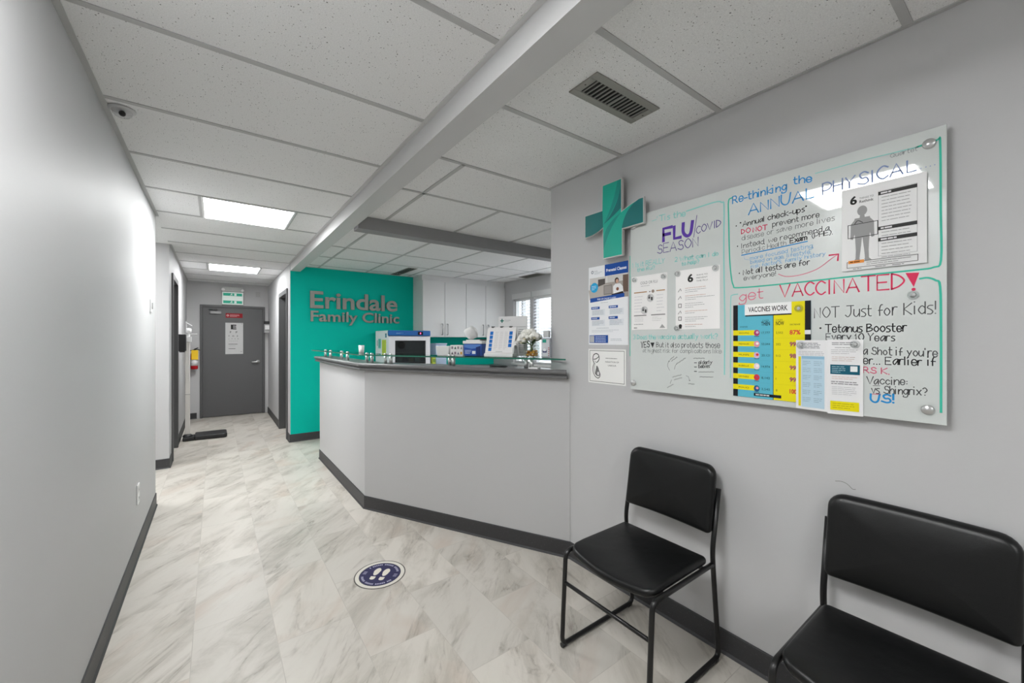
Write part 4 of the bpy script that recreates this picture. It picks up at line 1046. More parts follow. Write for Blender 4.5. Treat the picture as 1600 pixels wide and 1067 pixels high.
sh.rect(.006, .0, .032, .020, '2f9e8a'); sh.disc(.020, .066, .010, 'eef0f4'); sh.poly([(.006, .066), (.014, .074), (.028, .074), (.036, .064), (.034, .082), (.008, .082)], '2b3568'); sh.lines(.044, .05, .008, 5, .012, .006, 'a05050')
sh.build('front_label', sn)
# little white cup, pen and cards
mb = MB(); mb.lathe((1.03, 3.63, ZI), [(.019, 0), (.021, .004), (.024, .066), (.022, .066), (.018, .006), (0, .006)], PAPERW)
tag(mb.build('paper_cup'), 'small white cup on the glass shelf near its bend, left of the fridge', 'cup')
mb = MB(); F = fr_at(1.50, 2.20); q = F(-.06, -.005, ZL + .006); q2 = F(.075, .005, ZL + .006); mb.tube([q, q + (q2 - q) * .9, q2], [.0055, .0055, .002], BLACKP)
tag(mb.build('pen'), 'black pen lying on the grey ledge under the glass shelf', 'pen')
mb = MB(); F = fr_at(1.61, 1.94); obox(mb, F, -.03, .03, -.005, .04, ZL + .0005, ZL + .010, PAPERW)
tag(mb.build('card_stack'), 'low stack of white cards on the ledge near the right wall', 'cards')

# ---------------------------------------------------------------- cross logo sign on the right wall
TE1, TE2, TE3 = mat('logo_bright_teal', '0ba893', .4), mat('logo_petrol', '126f70', .4), mat('logo_mid_teal', '0a8f84', .4)
SILV = mat('logo_silver_edge', 'c9c9c6', .3, metal=.3)
xs = thing('logo_sign', (XR, 1.376, 1.742), 'teal cross-shaped logo sign with leaf curves above the posters', 'sign')
def curve(p, c, q, n=10):
    return [((1 - t) ** 2 * p[0] + 2 * t * (1 - t) * c[0] + t * t * q[0], (1 - t) ** 2 * p[1] + 2 * t * (1 - t) * c[1] + t * t * q[1]) for t in (i / n for i in range(n + 1))]
out = [(1.447, 2.137), (1.319, 2.137), (1.319, 1.968)] + curve((1.319, 1.968), (1.25, 2.0), (1.188, 2.005), 8) + [(1.188, 1.876), (1.314, 1.874), (1.314, 1.742), (1.442, 1.742), (1.445, 1.918)] + \
      curve((1.445, 1.918), (1.50, 1.885), (1.573, 1.878), 8) + [(1.573, 2.005), (1.450, 2.005)]
fx = lambda y, z, d: (XR - d, y, z)
mb = MB(); mb.prism(out, fx, .042, .058, SILV); mb.build('cross_panel', xs)
mb = MB()
cy_ = sum(p[0] for p in out) / len(out)
ins = [(1.443, 2.132), (1.323, 2.132), (1.323, 1.962)] + curve((1.323, 1.962), (1.25, 1.995), (1.192, 2.0), 8) + [(1.192, 1.881), (1.318, 1.879), (1.318, 1.747), (1.438, 1.747), (1.441, 1.912)] + \
      curve((1.441, 1.912), (1.50, 1.881), (1.569, 1.883), 8) + [(1.569, 2.0), (1.446, 2.0)]
mb.face([fx(y, z, .0582) for y, z in ins], TE1)
def deco(pts, m_, d): mb.face([fx(y, z, d) for y, z in pts], m_)
deco([(1.569, 2.0), (1.446, 2.0), (1.441, 1.912)] + curve((1.441, 1.912), (1.50, 1.881), (1.569, 1.883))[1:], TE2, .0584)
deco(curve((1.323, 2.11), (1.345, 1.985), (1.441, 1.925)) + curve((1.441, 1.925), (1.37, 1.955), (1.323, 1.985))[1:], TE2, .0584)
deco([(1.323, 2.132), (1.323, 2.10)] + curve((1.323, 2.10), (1.35, 2.0), (1.438, 1.925)) + curve((1.438, 1.925), (1.37, 2.02), (1.345, 2.132))[1:], TE3, .0583)
deco(curve((1.318, 1.879), (1.30, 1.975), (1.215, 2.0)) + [(1.192, 2.0), (1.192, 1.881)], TE2, .0584)
deco(curve((1.438, 1.80), (1.41, 1.92), (1.318, 1.958)) + curve((1.318, 1.958), (1.318, 1.90), (1.318, 1.80))[1:] + curve((1.318, 1.80), (1.40, 1.84), (1.438, 1.80))[1:], TE1, .0583)
deco(curve((1.438, 1.86), (1.42, 1.925), (1.323, 1.962)) + curve((1.323, 1.962), (1.40, 1.90), (1.438, 1.79))[1:], TE3, .05845)
mb.build('leaf_pattern', xs, merge=False)
for y, z in ((1.383, 2.07), (1.383, 1.80)):
    mb = MB(); mb.lathe((XR - .0005, y, z), [(.01, 0), (.01, -.0412)], CHROME, axis='x', n=10); mb.build('mount', xs)

# ---------------------------------------------------------------- posters on the right wall
RW, DN = (0, -1, 0), (0, 0, -1)
# prenatal classes
pw, ph = .274, .438
s = Sheet(pw, ph, (XR - .0016, 1.596, 1.724), RW, DN, 'eef0f3')
s.rect(.118, 0, pw, .062, '1f4fa0'); s.text('Prenatal Classes', .128, .040, .0165, 'f4f6fa', width=.135, bold=.03)
s.disc(.028, .030, .009, '6f7a86'); s.disc(.028, .030, .005, 'eef0f3'); s.text('Family', .042, .029, .007, '8a949e'); s.lines(.042, .034, .06, 2, .007, .002, 'a9b2ba')
s.rect(.008, .063, pw, .186, 'a8a09a')                       # photograph: room, laptop, person
s.rect(.008, .063, pw, .10, 'cfcdca'); s.rect(.07, .075, .12, .12, '55504e'); s.rect(.13, .063, .135, .10, 'e6e4e2'); s.rect(.24, .07, pw, .16, '6d5a50')
s.poly([(.0, .13), (.12, .105), (.2, .12), (.22, .186), (.008, .186)], 'b9b2ac'); s.rect(.11, .112, .17, .165, '8a8480'); s.rect(.116, .118, .164, .158, '9e9894')
s.disc(.20, .094, .014, '3a2f2c', ry=.015); s.disc(.202, .098, .0095, 'c79f8c', ry=.011); s.poly([(.175, .125), (.19, .112), (.222, .112), (.24, .13), (.244, .165), (.178, .165)], 'e9e9ea'); s.disc(.205, .14, .009, '8d5b48'); s.poly([(.165, .165), (.24, .155), (.25, .178), (.165, .18)], '2f2a2c')
s.disc(.042, .118, .028, '2aa7dc'); s.lines(.024, .108, .036, 3, .009, .004, 'bfe4f4')
s.poly([(.012, .176), (.25, .166), (.25, .186), (.012, .200)], '1f4fa0'); s.text('FREE LIVE ONLINE CLASSES', .065, .190, .010, 'e6ecf6', width=.13, bold=.02)
s.lines(.09, .205, .09, 1, .01, .0022, 'b9bec6')
for i, (u, v) in enumerate(((.02, .226), (.146, .226), (.02, .284), (.146, .284))):
    s.rect(u, v, u + .062, v + .014, '1f4fa0'); s.lines(u + .006, v + .004, .048, 1, .01, .0055, 'c6d3ea')
    s.rect(u + .004, v + .016, u + .10, v + .050, 'e3e7ec'); s.lines(u + .008, v + .021, .085, 4, .007, .0022, 'a9b0ba')
s.lines(.06, .345, .13, 1, .01, .0022, 'b0b6be'); s.lines(.025, .357, .20, 2, .008, .0022, 'c4c8ce')
s.rect(.008, .385, .142, .428, '1f4fa0'); s.rect(.010, .388, .044, .425, 'b6b9bd'); s.lines(.052, .392, .08, 4, .009, .0035, 'c6d3ea'); s.lines(.16, .405, .08, 2, .008, .0022, 'b0b6be')
tag(s.build('poster'), 'tall white and blue Prenatal Classes poster below the teal cross', 'poster')
# induction of labour
s = Sheet(.262, .190, (XR - .0016, 1.598, 1.262), RW, DN, 'ececea')
s.frame(.010, .008, .252, .182, .0025, '4a4a4a')
BK = '343434'
s.line(smooth_pts([(.043, .080), (.034, .060), (.038, .036), (.056, .026), (.074, .032), (.080, .052), (.074, .066), (.064, .074)], 5), .0048, BK)
s.line(smooth_pts([(.040, .058), (.056, .056), (.072, .046), (.078, .042)], 4), .0042, BK)
s.line(smooth_pts([(.048, .066), (.058, .076), (.066, .072)], 4), .0025, BK)
s.line(smooth_pts([(.043, .080), (.034, .105), (.036, .130), (.050, .152), (.070, .162), (.084, .154), (.086, .138), (.078, .122), (.072, .105)], 5), .0042, BK)
s.poly([tuple(p) for p in smooth_pts([(.060, .094), (.070, .098), (.076, .118), (.084, .134), (.080, .150), (.064, .150), (.052, .138), (.054, .118), (.058, .106), (.060, .094)], 4)], '777777')
s.disc(.073, .136, .008, 'dcdcdc', ry=.010); s.line(smooth_pts([(.050, .080), (.044, .110), (.050, .136), (.066, .150)], 5), .0025, BK)
s.lines(.125, .048, .085, 1, .01, .003, '7a7a7a'); s.text('INDUCTION OF', .17, .073, .0085, '3f3f3f', width=.092, align='c'); s.text('LABOUR', .17, .092, .0085, '3f3f3f', width=.055, align='c')
tag(s.build('notice'), 'white framed notice with a line drawing of a pregnant woman, under the Prenatal poster', 'notice')

# ---------------------------------------------------------------- glass marker board
BX, BY0, BZ0, BWd, BHt = 1.69, 1.287, 1.065, 1.095, .866
BOARDM = mat('back_painted_glass', 'cfd4d2', .05, spec=.5, coat=1.0)
bd = thing('glass_board', (1.70, .74, BZ0), 'large frosted glass marker board full of handwriting on the right wall', 'whiteboard')
mb = MB(); mb.box((BX, BY0 - BWd, BZ0), (BX + .006, BY0, BZ0 + BHt), BOARDM); mb.build('glass_panel', bd, bevel=.0012)
def onB(u, v): return (BX - .0005, BY0 - u, BZ0 + v)
for u, v in ((1.0596, .8223), (1.0569, .0411), (.0193, .0323), (.0193, .815)):
    mb = MB(); y, z = BY0 - u, BZ0 + v
    mb.lathe((BX, y, z), [(.0145, -.0003), (.0145, -.005), (.012, -.008), (0, -.009)], CHROME, axis='x', n=20)
    mb.lathe((BX + .0063, y, z), [(.010, 0), (.010, XR - BX - .0068)], CHROME, axis='x', n=14)
    mb.build('standoff', bd, merge=False)
INKS = {'b': '2a8fd0', 'd': '7d90ba', 'k': '343436', 'g': '5b5d5e', 'h': '868a8a', 'c': '86b6da', 'r': 'e03a62', 'p': 'df7890', 't': '43bda4', 'u': '8acfc9', 'v': '5d3fa3', 'w': '56468a', 's': '8f9497'}
mb = MB()
for t_, u0, v0, u1, v1, cap, c_, wd in WRITING:
    write(mb, t_, u0, v0, u1, v1, cap * (.9 if cap < .022 else 1), wd * 1.25, onB, ink(INKS[c_]), jit=.05 if c_ == 's' else .25)
for pts, c_, wd in STROKES:
    ribbon(mb, smooth_pts(pts, 4) if len(pts) > 3 else pts, wd, onB, ink(INKS[c_]))
for pts, c_ in WEDGES: mb.face([onB(*p) for p in pts], ink(INKS[c_]))
mb.build('marker_writing', bd, merge=False)

# sheets held on the board
def page(u, v, w, h, paper, gap=.0022):
    return Sheet(w, h, (BX - gap, BY0 - u, BZ0 + v), RW, DN, paper)
# cold or flu
w, h = .198, .265
s = page(.010, .562, w, h, 'ecebea')
s.text('COLD OR FLU', w / 2, .042, .014, '7a7a7c', width=.095, align='c'); s.lines(.055, .050, .085, 1, .01, .002, 'a5a5a8')
s.rect(.014, .078, .088, .083, 'b08a62'); s.rect(.140, .078, .186, .083, 'b08a62'); s.disc(.122, .081, .008, '9a8a80'); s.rect(.101, .079, .108, .084, '77706c')
for c_, (u, v) in enumerate(((.108, .112), (.074, .170))):
    s.disc(u, v, .020, 'c9c9c9'); s.rect(u - .012, v - .014, u - .001, v + .003, '4a4a4c'); s.rect(u + .003, v - .004, u + .012, v + .012, '39393b'); s.disc(u - .006, v - .010, .006, '8b8b8d')
for v in (.10, .115, .130, .145, .160, .175): s.lines(.016, v, .055, 1, .01, .002, 'c0c0c6'); s.lines(.142, v, .044, 1, .01, .002, 'c0c0c6')
s.rect(.014, .192, .086, .197, '8a8a8a'); s.rect(.112, .192, .188, .197, '8a8a8a')
for v in (.205, .213, .221): s.lines(.018, v, .06, 1, .01, .0018, 'c6c6c6'); s.lines(.118, v, .06, 1, .01, .0018, 'c6c6c6')
s.lines(.014, .236, .09, 1, .01, .003, '9c9c9c'); s.lines(.014, .252, .02, 1, .01, .006, '8a8a8a'); s.poly([(.158, .258), (.172, .240), (.188, .258)], 'a3a3a3')
tag(s.build('leaflet'), 'white Cold or Flu sheet at the left of the glass board', 'leaflet')
# six ways to prevent the flu
w, h = .200, .266
s = page(.250, .560, w, h, 'f0efee')
s.text('6', .058, .056, .034, '2b2b2b', width=.026, bold=.05)
for i, t_ in enumerate(('WAYS TO', 'PREVENT', 'THE FLU')): s.text(t_, .098, .034 + i * .0125, .0065, '6a6a6a', width=.05)
for i, v in enumerate((.082, .116, .150, .184, .212, .244)):
    n_ = 3 if i not in (3, 5) else 2
    for j in range(n_): s.lines(.046, v + j * .0085, .135 if j < n_ - 1 else .07, 1, .01, .002, 'c9a596' if (i in (0, 1, 3, 5) and j == 0) else 'a9a9ab')
for i, v in enumerate((.088, .122, .158, .188, .216, .250)):
    if i in (0, 1, 3): s.line([(.014, v + .008), (.024, v - .006), (.028, v + .004)], .003, '7a7a7a')
    elif i == 5: s.disc(.024, v, .008, '2f2f2f'); s.rect(.018, v + .004, .030, v + .012, '2f2f2f')
    else: s.frame(.014, v - .008, .030, v + .010, .0025, '6a6a6a')
tag(s.build('leaflet'), 'white sheet headed with a bold 6, ways to prevent the flu', 'leaflet')
# physician sheet with body figure
w, h = .200, .268
s = page(.856, .742, w, h, 'e9e9e9', .009)
s.text('6', .022, .052, .026, '232323', width=.018, bold=.05); s.text('THINGS TO', .046, .040, .006, '6a6a6a', width=.035); s.text('Rethink', .046, .052, .0085, '555555', width=.035, bold=.02)
G = '9c9c9c'
s.disc(.053, .078, .0125, G, ry=.016)
body = smooth_pts([(.053, .092), (.060, .096), (.074, .100), (.080, .118), (.082, .150), (.080, .168), (.074, .166), (.073, .140), (.071, .150), (.073, .180), (.069, .205), (.069, .232), (.074, .238), (.060, .238), (.060, .210), (.055, .182),
                   (.051, .182), (.046, .210), (.047, .238), (.032, .238), (.037, .232), (.037, .205), (.033, .180), (.035, .150), (.033, .140), (.031, .166), (.025, .168), (.024, .150), (.026, .118), (.032, .100), (.046, .096), (.053, .092)], 2)
# drawn as overlapping convex pieces
for pts in ([(.034, .100), (.072, .100), (.076, .130), (.070, .165), (.036, .165), (.030, .130)], [(.024, .118), (.034, .104), (.034, .150), (.030, .168), (.023, .166)], [(.072, .104), (.082, .118), (.083, .166), (.076, .168), (.072, .150)],
            [(.035, .160), (.053, .160), (.049, .205), (.046, .234), (.036, .234), (.037, .205)], [(.053, .160), (.071, .160), (.069, .205), (.070, .234), (.060, .234), (.058, .205)], [(.030, .240), (.036, .232), (.047, .232), (.047, .240)], [(.059, .240), (.059, .232), (.070, .232), (.077, .240)], [(.048, .088), (.058, .088), (.060, .104), (.046, .104)]):
    s.poly(pts, G)
s.frame(.016, .118, .092, .163, .002, '3a3a3a'); s.line(smooth_pts([(.034, .118), (.042, .108), (.054, .116)], 4), .002, '3a3a3a')
s.frame(.092, .028, .180, .232, .0007, '8a8a8a')
for v, t0, n_ in ((.030, .040, 8), (.140, .040, 3), (.175, .040, 6)):
    s.rect(.092, v, .180, v + .011, '3c3c3c'); s.lines(.098, v + .003, t0, 1, .01, .005, 'e0e0e0')
    s.lines(.10, v + .018, .07, n_, .0105, .002, 'a6a6a6')
s.frame(.016, .238, .180, .258, .0015, '4a4a4a') if False else None
s.frame(.014, .240, .182, .260, .0014, '555555'); s.rect(.018, .236, .058, .246, 'ee9a4a'); s.lines(.022, .239, .03, 1, .01, .004, '7a4a1a'); s.lines(.064, .246, .11, 2, .006, .0018, 'a0a0a0')
for u, wd in ((.03, .03), (.085, .025), (.125, .03)): s.lines(u, .263, wd, 1, .01, .002, '8a8a8a')
tag(s.build('leaflet'), 'white sheet with a grey human figure, at the upper right of the board', 'leaflet')
# vaccines work poster
w, h = .264, .364
s = page(.504, .386, w, h, '5fb9cf', .003)
s.rect(0, 0, .018, h, '1d1d22'); s.rect(.246, 0, w, h, '1d1d22'); s.rect(.146, 0, .246, h, 'ecdf16'); s.rect(.144, .04, .1465, h, '2a4a50')
s.rect(.044, 0, .205, .042, 'f1f1f1'); s.rect(.046, .042, .205, .047, '1d1d22'); s.text('VACCINES WORK', .125, .030, .020, '222226', width=.135, align='c', bold=.02)
s.text('CASES', .130, .068, .006, '1f4a55', align='r'); s.text('THEN', .134, .084, .015, '1d3338', width=.030, align='r', bold=.03)
s.text('CASES', .154, .068, .006, '5a5520'); s.text('NOW', .154, .084, .015, '2a2a1a', width=.027, bold=.03); s.text('DECREASE', .232, .086, .006, '4a4520', width=.032, align='r')
s.text('DISEASE', .026, .090, .006, '1f4a55')
rows_ = (('WHOOPING', '17,777', '2,552', '87%', 'd8323c'), ('MEASLES', '53,044', '202', '99%', '9a3a6a'), ('MUMPS', '20,121', '512', '98%', '9a3a6a'), ('RUBELLA', '14,974', '1', '99%', '9a3a6a'), ('DIPHTHERIA', '8,142', '1', '99%', '9a3a6a'), ('POLIO', '2,545', '0', '100%', 'd8323c'))
blob = ('b04070', 'ea9aa6', 'd9b7d6', 'f0d8dc', 'd83a3c', '2a5f8f')
for i, (nm, a_, b2, c_, cc) in enumerate(rows_):
    v = .112 + i * .043
    s.rect(0, v - .011, .080, v + .009, 'ecdf16'); s.text(nm, .022, v + .003, .0065, '3a3a1a', width=.038)
    s.disc(.088, v, .0105, blob[i], ry=.012); s.disc(.090, v - .002, .005, 'f6eef0' if i in (1, 3) else blob[(i + 2) % 6]); s.rect(.079, v + .013, .097, v + .015, '2a4a50')
    s.text(a_, .134, v + .004, .0085, '1d3338', width=.029, align='r'); s.text(b2, .154, v + .004, .008, '5a5520'); s.text(c_, .233, v + .007, .016, cc, width=.034, align='r', bold=.04)
    s.rect(.018, v + .020, .246, v + .0206, 'a9c46a' if i < 0 else '58a9bd') if i < 5 else None
    if i < 5: s.rect(.1465, v + .020, .246, v + .0206, 'd2c514')
s.rect(.246, .104, w, .119, 'e6e6e6')
s.rect(.078, .345, .172, .356, '1d1d22'); s.lines(.084, .348, .08, 1, .01, .005, 'd0d0d0')
tag(s.build('poster'), 'turquoise and yellow Vaccines Work poster on the lower middle of the board', 'poster')
# folded leaflet hanging in front of the poster
lf = thing('folded_leaflet', (BX - .01, BY0 - .82, BZ0 + .01), 'open two-page leaflet overlapping the yellow poster at the bottom of the board', 'leaflet')
g0, g1 = .006, .018
rdir = Vector((-(g1 - g0), -.096, 0)).normalized()
s = Sheet(.0965, .244, (BX - g0, BY0 - .724, BZ0 + .246), rdir, DN, 'e6e6e8')
s.lines(.016, .010, .06, 4, .0055, .002, '707074'); s.lines(.008, .040, .08, 3, .0055, .0016, 'b0b0b4')
s.rect(.008, .058, .016, .234, 'e2d616'); s.rect(.018, .058, .088, .236, 'b9d3e2'); s.rect(.018, .056, .088, .066, '93bcd6')
for v in (.074, .098, .124, .150, .176, .202): s.lines(.022, v, .026, 3, .006, .0016, '8fa9b8'); s.lines(.056, v, .026, 3, .006, .0016, '8fa9b8')
s.build('left_page', lf)
rdir = Vector((g1 - g0 + .002, -.090, 0)).normalized()
s = Sheet(.092, .250, (BX - g1, BY0 - .8195, BZ0 + .248), rdir, DN, 'e9e9ea')
s.lines(.012, .010, .066, 2, .0055, .002, '7a7a7e'); s.lines(.020, .026, .05, 1, .0055, .0018, 'a0a0a4'); s.lines(.010, .034, .07, 3, .006, .0015, 'b4b4b8'); s.lines(.012, .058, .066, 3, .006, .0015, 'c6b0a6')
s.rect(.008, .084, .084, .116, '1c5f74'); s.lines(.012, .090, .036, 4, .006, .0018, 'a8cdd6'); s.rect(.060, .088, .078, .106, 'e8ecec')
s.lines(.012, .124, .066, 2, .006, .0014, 'd6b0a8'); s.lines(.010, .140, .07, 2, .0065, .0025, '77777c'); s.lines(.012, .158, .066, 5, .006, .0014, 'b8b8bc')
s.rect(.008, .206, .082, .236, 'ecdf16'); s.lines(.014, .213, .06, 3, .007, .0018, 'b0a410')
s.build('right_page', lf)

# clear round magnets
CLEARM = thin_glass('clear_magnet', (.93, .94, .94), rough=.12)
def magnet(u, v, gap, label):
    y, z = BY0 - u, BZ0 + v
    t = thing('magnet', (BX - gap, y, z), label, 'magnet', 'clear round board magnets')
    m_ = MB(); m_.lathe((BX - gap, y, z), [(.0135, -.0003), (.0135, -.003), (.008, -.0045), (.0065, -.010), (.0095, -.013), (.0095, -.015), (.006, -.0165), (0, -.0165)], CLEARM, axis='x', n=20); m_.build('grip', t)
    m_ = MB(); m_.lathe((BX - gap, y, z), [(.006, -.0004), (.006, -.0025), (0, -.0025)], mat('magnet_core', 'd2d2d2', .4), axis='x', n=12); m_.build('core', t)
magnet(1.0259, .3813, .0006, 'clear magnet alone on the glass below the red exclamation mark')
magnet(.7323, .3596, .0036, 'clear magnet at the top right of the Vaccines Work poster')
magnet(.7402, .2285, .0085, 'clear magnet at the top left of the open leaflet')
magnet(.8921, .232, .0125, 'clear magnet at the top right of the open leaflet')
magnet(.030, .546, .0028, 'clear magnet at the top left of the Cold or Flu sheet')
magnet(.1912, .5437, .0028, 'clear magnet at the top right of the Cold or Flu sheet')
magnet(.2624, .5462, .0028, 'clear magnet at the top left of the ways to prevent the flu sheet')
magnet(.4335, .5476, .0028, 'clear magnet at the top right of the ways to prevent the flu sheet')
magnet(.2592, .300, .0028, 'clear magnet at the bottom left of the ways to prevent the flu sheet')

# ---------------------------------------------------------------- chairs
VINYL = mat('black_vinyl', '090a0b', .36, spec=.42)
nt, b_, N_, L_ = nodes_of(VINYL)
tc = N_('ShaderNodeTexCoord'); vo = N_('ShaderNodeTexVoronoi'); vo.inputs['Scale'].default_value = 420; L_(tc.outputs['Object'], vo.inputs['Vector'])
nz = N_('ShaderNodeTexNoise'); nz.inputs['Scale'].default_value = 7; nz.inputs['Detail'].default_value = 3; L_(tc.outputs['Object'], nz.inputs['Vector'])
b1 = N_('ShaderNodeBump'); b1.inputs['Strength'].default_value = .12; b1.inputs['Distance'].default_value = .001; L_(vo.outputs['Distance'], b1.inputs['Height'])
b2_ = N_('ShaderNodeBump'); b2_.inputs['Strength'].default_value = .15; b2_.inputs['Distance'].default_value = .02; L_(nz.outputs[0], b2_.inputs['Height']); L_(b1.outputs[0], b2_.inputs['Normal']); L_(b2_.outputs[0], b_.inputs['Normal'])

def pad(mb, hw, hd, R, th, r, crown, fn, mt):
    """upholstered pad: rounded outline, rolled edge, domed top; fn(a, b, c) places it (c = thickness direction)"""
    def outline(ins):
        w, d = hw - ins, hd - ins
        qs = [max(q_ - ins, .003) for q_ in (R if isinstance(R, tuple) else (R, R))]
        pts = []
        for sx, sy, a0 in ((1, 1, 0), (-1, 1, 90), (-1, -1, 180), (1, -1, 270)):
            q = qs[0] if sy > 0 else qs[1]
            cx, cy = sx * (w - q), sy * (d - q)
            for i in range(7):
                a = math.radians(a0 + i * 15)
                pts.append((cx + q * math.cos(a), cy + q * math.sin(a)))
        # straight runs are split so that the pad can bend
        out = []
        for i, p in enumerate(pts):
            q2 = pts[(i + 1) % len(pts)]
            L = math.hypot(q2[0] - p[0], q2[1] - p[1])
            n = 8 if (i % 7 == 6) else 1
            for j in range(n): out.append((p[0] + (q2[0] - p[0]) * j / n, p[1] + (q2[1] - p[1]) * j / n))
        return out
    rings = []
    for a in range(-90, 91, 20):
        t = math.radians(a)
        rings.append([(x, y, r * math.sin(t) + (0 if abs(a) < 1 else math.copysign(th / 2 - r, a))) for x, y in outline(r * (1 - math.cos(t)))])
    base = outline(r)
    top = []
    for f in (.93, .82, .68, .5, .3, .12):
        top.append([(x * f, y * f, th / 2 + crown * (1 - f ** 2.5)) for x, y in base])
    bot = [[(x * .5, y * .5, -th / 2) for x, y in base]]
    rings = bot + rings + top
    n = len(rings[0])
    vs = [fn(*p) for rg in rings for p in rg] + [fn(0, 0, -th / 2), fn(0, 0, th / 2 + crown)]
    fs = []
    for i in range(len(rings) - 1): fs += [(i * n + k, i * n + (k + 1) % n, (i + 1) * n + (k + 1) % n, (i + 1) * n + k) for k in range(n)]
    c0, c1 = len(vs) - 2, len(vs) - 1
    fs += [(c0, (k + 1) % n, k) for k in range(n)]
    o = (len(rings) - 1) * n
    fs += [(o + k, o + (k + 1) % n, c1) for k in range(n)]
    mb.raw(vs, fs, mt, True)

def bend(pts, rad=.03, n=5):
    P = [Vector(p) for p in pts]
    out = [P[0]]
    for i in range(1, len(P) - 1):
        a, b, c = P[i - 1], P[i], P[i + 1]
        r = min(rad, (a - b).length * .45, (c - b).length * .45)
        p, q = b + (a - b).normalized() * r, b + (c - b).normalized() * r
        for j in range(n + 1):
            t = j / n
            out.append(p * (1 - t) ** 2 + b * 2 * t * (1 - t) + q * t * t)
    out.append(P[-1])
    return out

CY = 1.045
ch = thing('waiting_chair', (1.42, CY, 0), 'black vinyl sled-base chair below the left half of the glass board, the farther one', 'chair', 'black waiting chairs along the right wall')
for sgn in (1, -1):
    y = CY + sgn * .213
    mb = MB()
    mb.tube(bend([(1.668, y, .700), (1.618, y, .465), (1.622, y, .40), (1.668, y, .0125), (1.19, y, .0125), (1.212, y, .405), (1.615, y, .405)], .035), .0098, BLACKM, n=12)
    mb.build('side_frame', ch)
mb = MB(); mb.tube([(1.2045, CY - .206, .275), (1.2045, CY + .206, .275)], .008, BLACKM); mb.build('front_stretcher', ch)
for x in (1.29, 1.56):
    mb = MB(); mb.tube([(x, CY - .206, .403), (x, CY + .206, .403)], .008, BLACKM); mb.build('seat_support', ch)
for x, sgn in ((1.20, 1), (1.20, -1), (1.64, 1), (1.64, -1)):
    mb = MB(); mb.tube([(x - .012, CY + sgn * .213, .0105), (x + .012, CY + sgn * .213, .0105)], .0104, BLACKP, n=10); mb.build('glide', ch)
mb = MB()
def seat_fn(a, b, c):        # a across, b front to back (front = -x)
    bulge = -.026 * (1 - (a / .205) ** 2) * max(0, min(1, (-b + .05) / .2))
    sag = -.016 * (1 - (a / .205) ** 2) * max(0, min(1, (-b + .16) / .3)) - .018 * max(0, (-b - .10) / .08) ** 2 * .4
    return (1.412 + b + bulge, CY + a, .4235 + c + sag)
pad(mb, .206, .186, (.022, .040), .032, .015, .004, seat_fn, VINYL)
mb.build('seat', ch)
mb = MB()
def back_fn(a, b, c):        # a across, b up, c towards the sitter
    lean = .022 * (b / .13)
    curve_ = .016 * (1 - (a / .21) ** 2)
    return (1.638 + lean + curve_ * .9 - c, CY + a, .658 + b)
pad(mb, .209, .134, (.045, .020), .044, .0215, .008, back_fn, VINYL)
mb.build('backrest', ch)
c2 = copy_tree(ch)
c2.location = (1.46, .262, 0)
c2['label'] = 'black vinyl sled-base chair nearest the viewer, cut off by the right edge of the photo'

# ---------------------------------------------------------------- floor marker
s = Sheet(.001, .001, (.742, 2.257, .0012), (1, 0, 0), (0, -1, 0), '3d3a66', .0001)
mb_ = s
mb_.mb = MB()
def disc_(r, col, d, n=48):
    mb_.mb.face([(.742 + r * math.cos(2 * math.pi * i / n), 2.257 + r * math.sin(2 * math.pi * i / n), .0006 + d) for i in range(n)], ink(col))
mb_.mb.lathe((.742, 2.257, .0001), [(.138, 0), (.138, .0005)], ink('55524e'), n=48, smooth=False)
disc_(.132, 'd6d2c9', .0002); disc_(.112, '34333f', .0003); disc_(.108, '2f2e52', .0004)
fwd = Vector((.68, .73)).normalized(); rt = Vector((fwd.y, -fwd.x))
def fl(u, v, d=.0012): return (.742 + rt.x * u + fwd.x * v, 2.257 + rt.y * u + fwd.y * v, d)
for sg_ in (-1, 1):
    cx = sg_ * .026
    sole = [(cx + .019 * math.cos(a) * (1.0 if math.sin(a) > 0 else .85), .020 + .036 * math.sin(a)) for a in (2 * math.pi * i / 22 for i in range(22))]
    mb_.mb.face([fl(*p) for p in sole], ink('d9d4c8'))
    heel = [(cx - .014, -.026)] + [(cx + .014 * math.cos(a), -.044 - .012 * math.sin(a)) for a in (math.pi + math.pi * i / -10 for i in range(11))] + [(cx + .014, -.026)]
    mb_.mb.face([fl(*p) for p in heel], ink('d9d4c8'))
for a0, a1, n_ in ((25, 155, 22), (205, 335, 24)):
    for i in range(n_):
        if i % 7 == 6: continue
        a = math.radians(a0 + (a1 - a0) * i / n_); da = math.radians((a1 - a0) / n_ * .33)
        r0, r1 = .088, .100
        mb_.mb.face([fl(r * math.cos(q), r * math.sin(q)) for r, q in ((r0, a - da), (r1, a - da), (r1, a + da), (r0, a + da))], ink('a9a7bd'))
for sg_ in (-1, 1):
    for j in range(3): mb_.mb.face([fl(*p) for p in ((sg_ * .078, -.012 + j * .010), (sg_ * .098, -.012 + j * .010), (sg_ * .098, -.008 + j * .010), (sg_ * .078, -.008 + j * .010))], ink('a9a7bd'))
tag(s.mb.build('floor_decal', merge=False), 'round dark blue floor sticker with white shoe prints on the marble tiles', 'sticker')

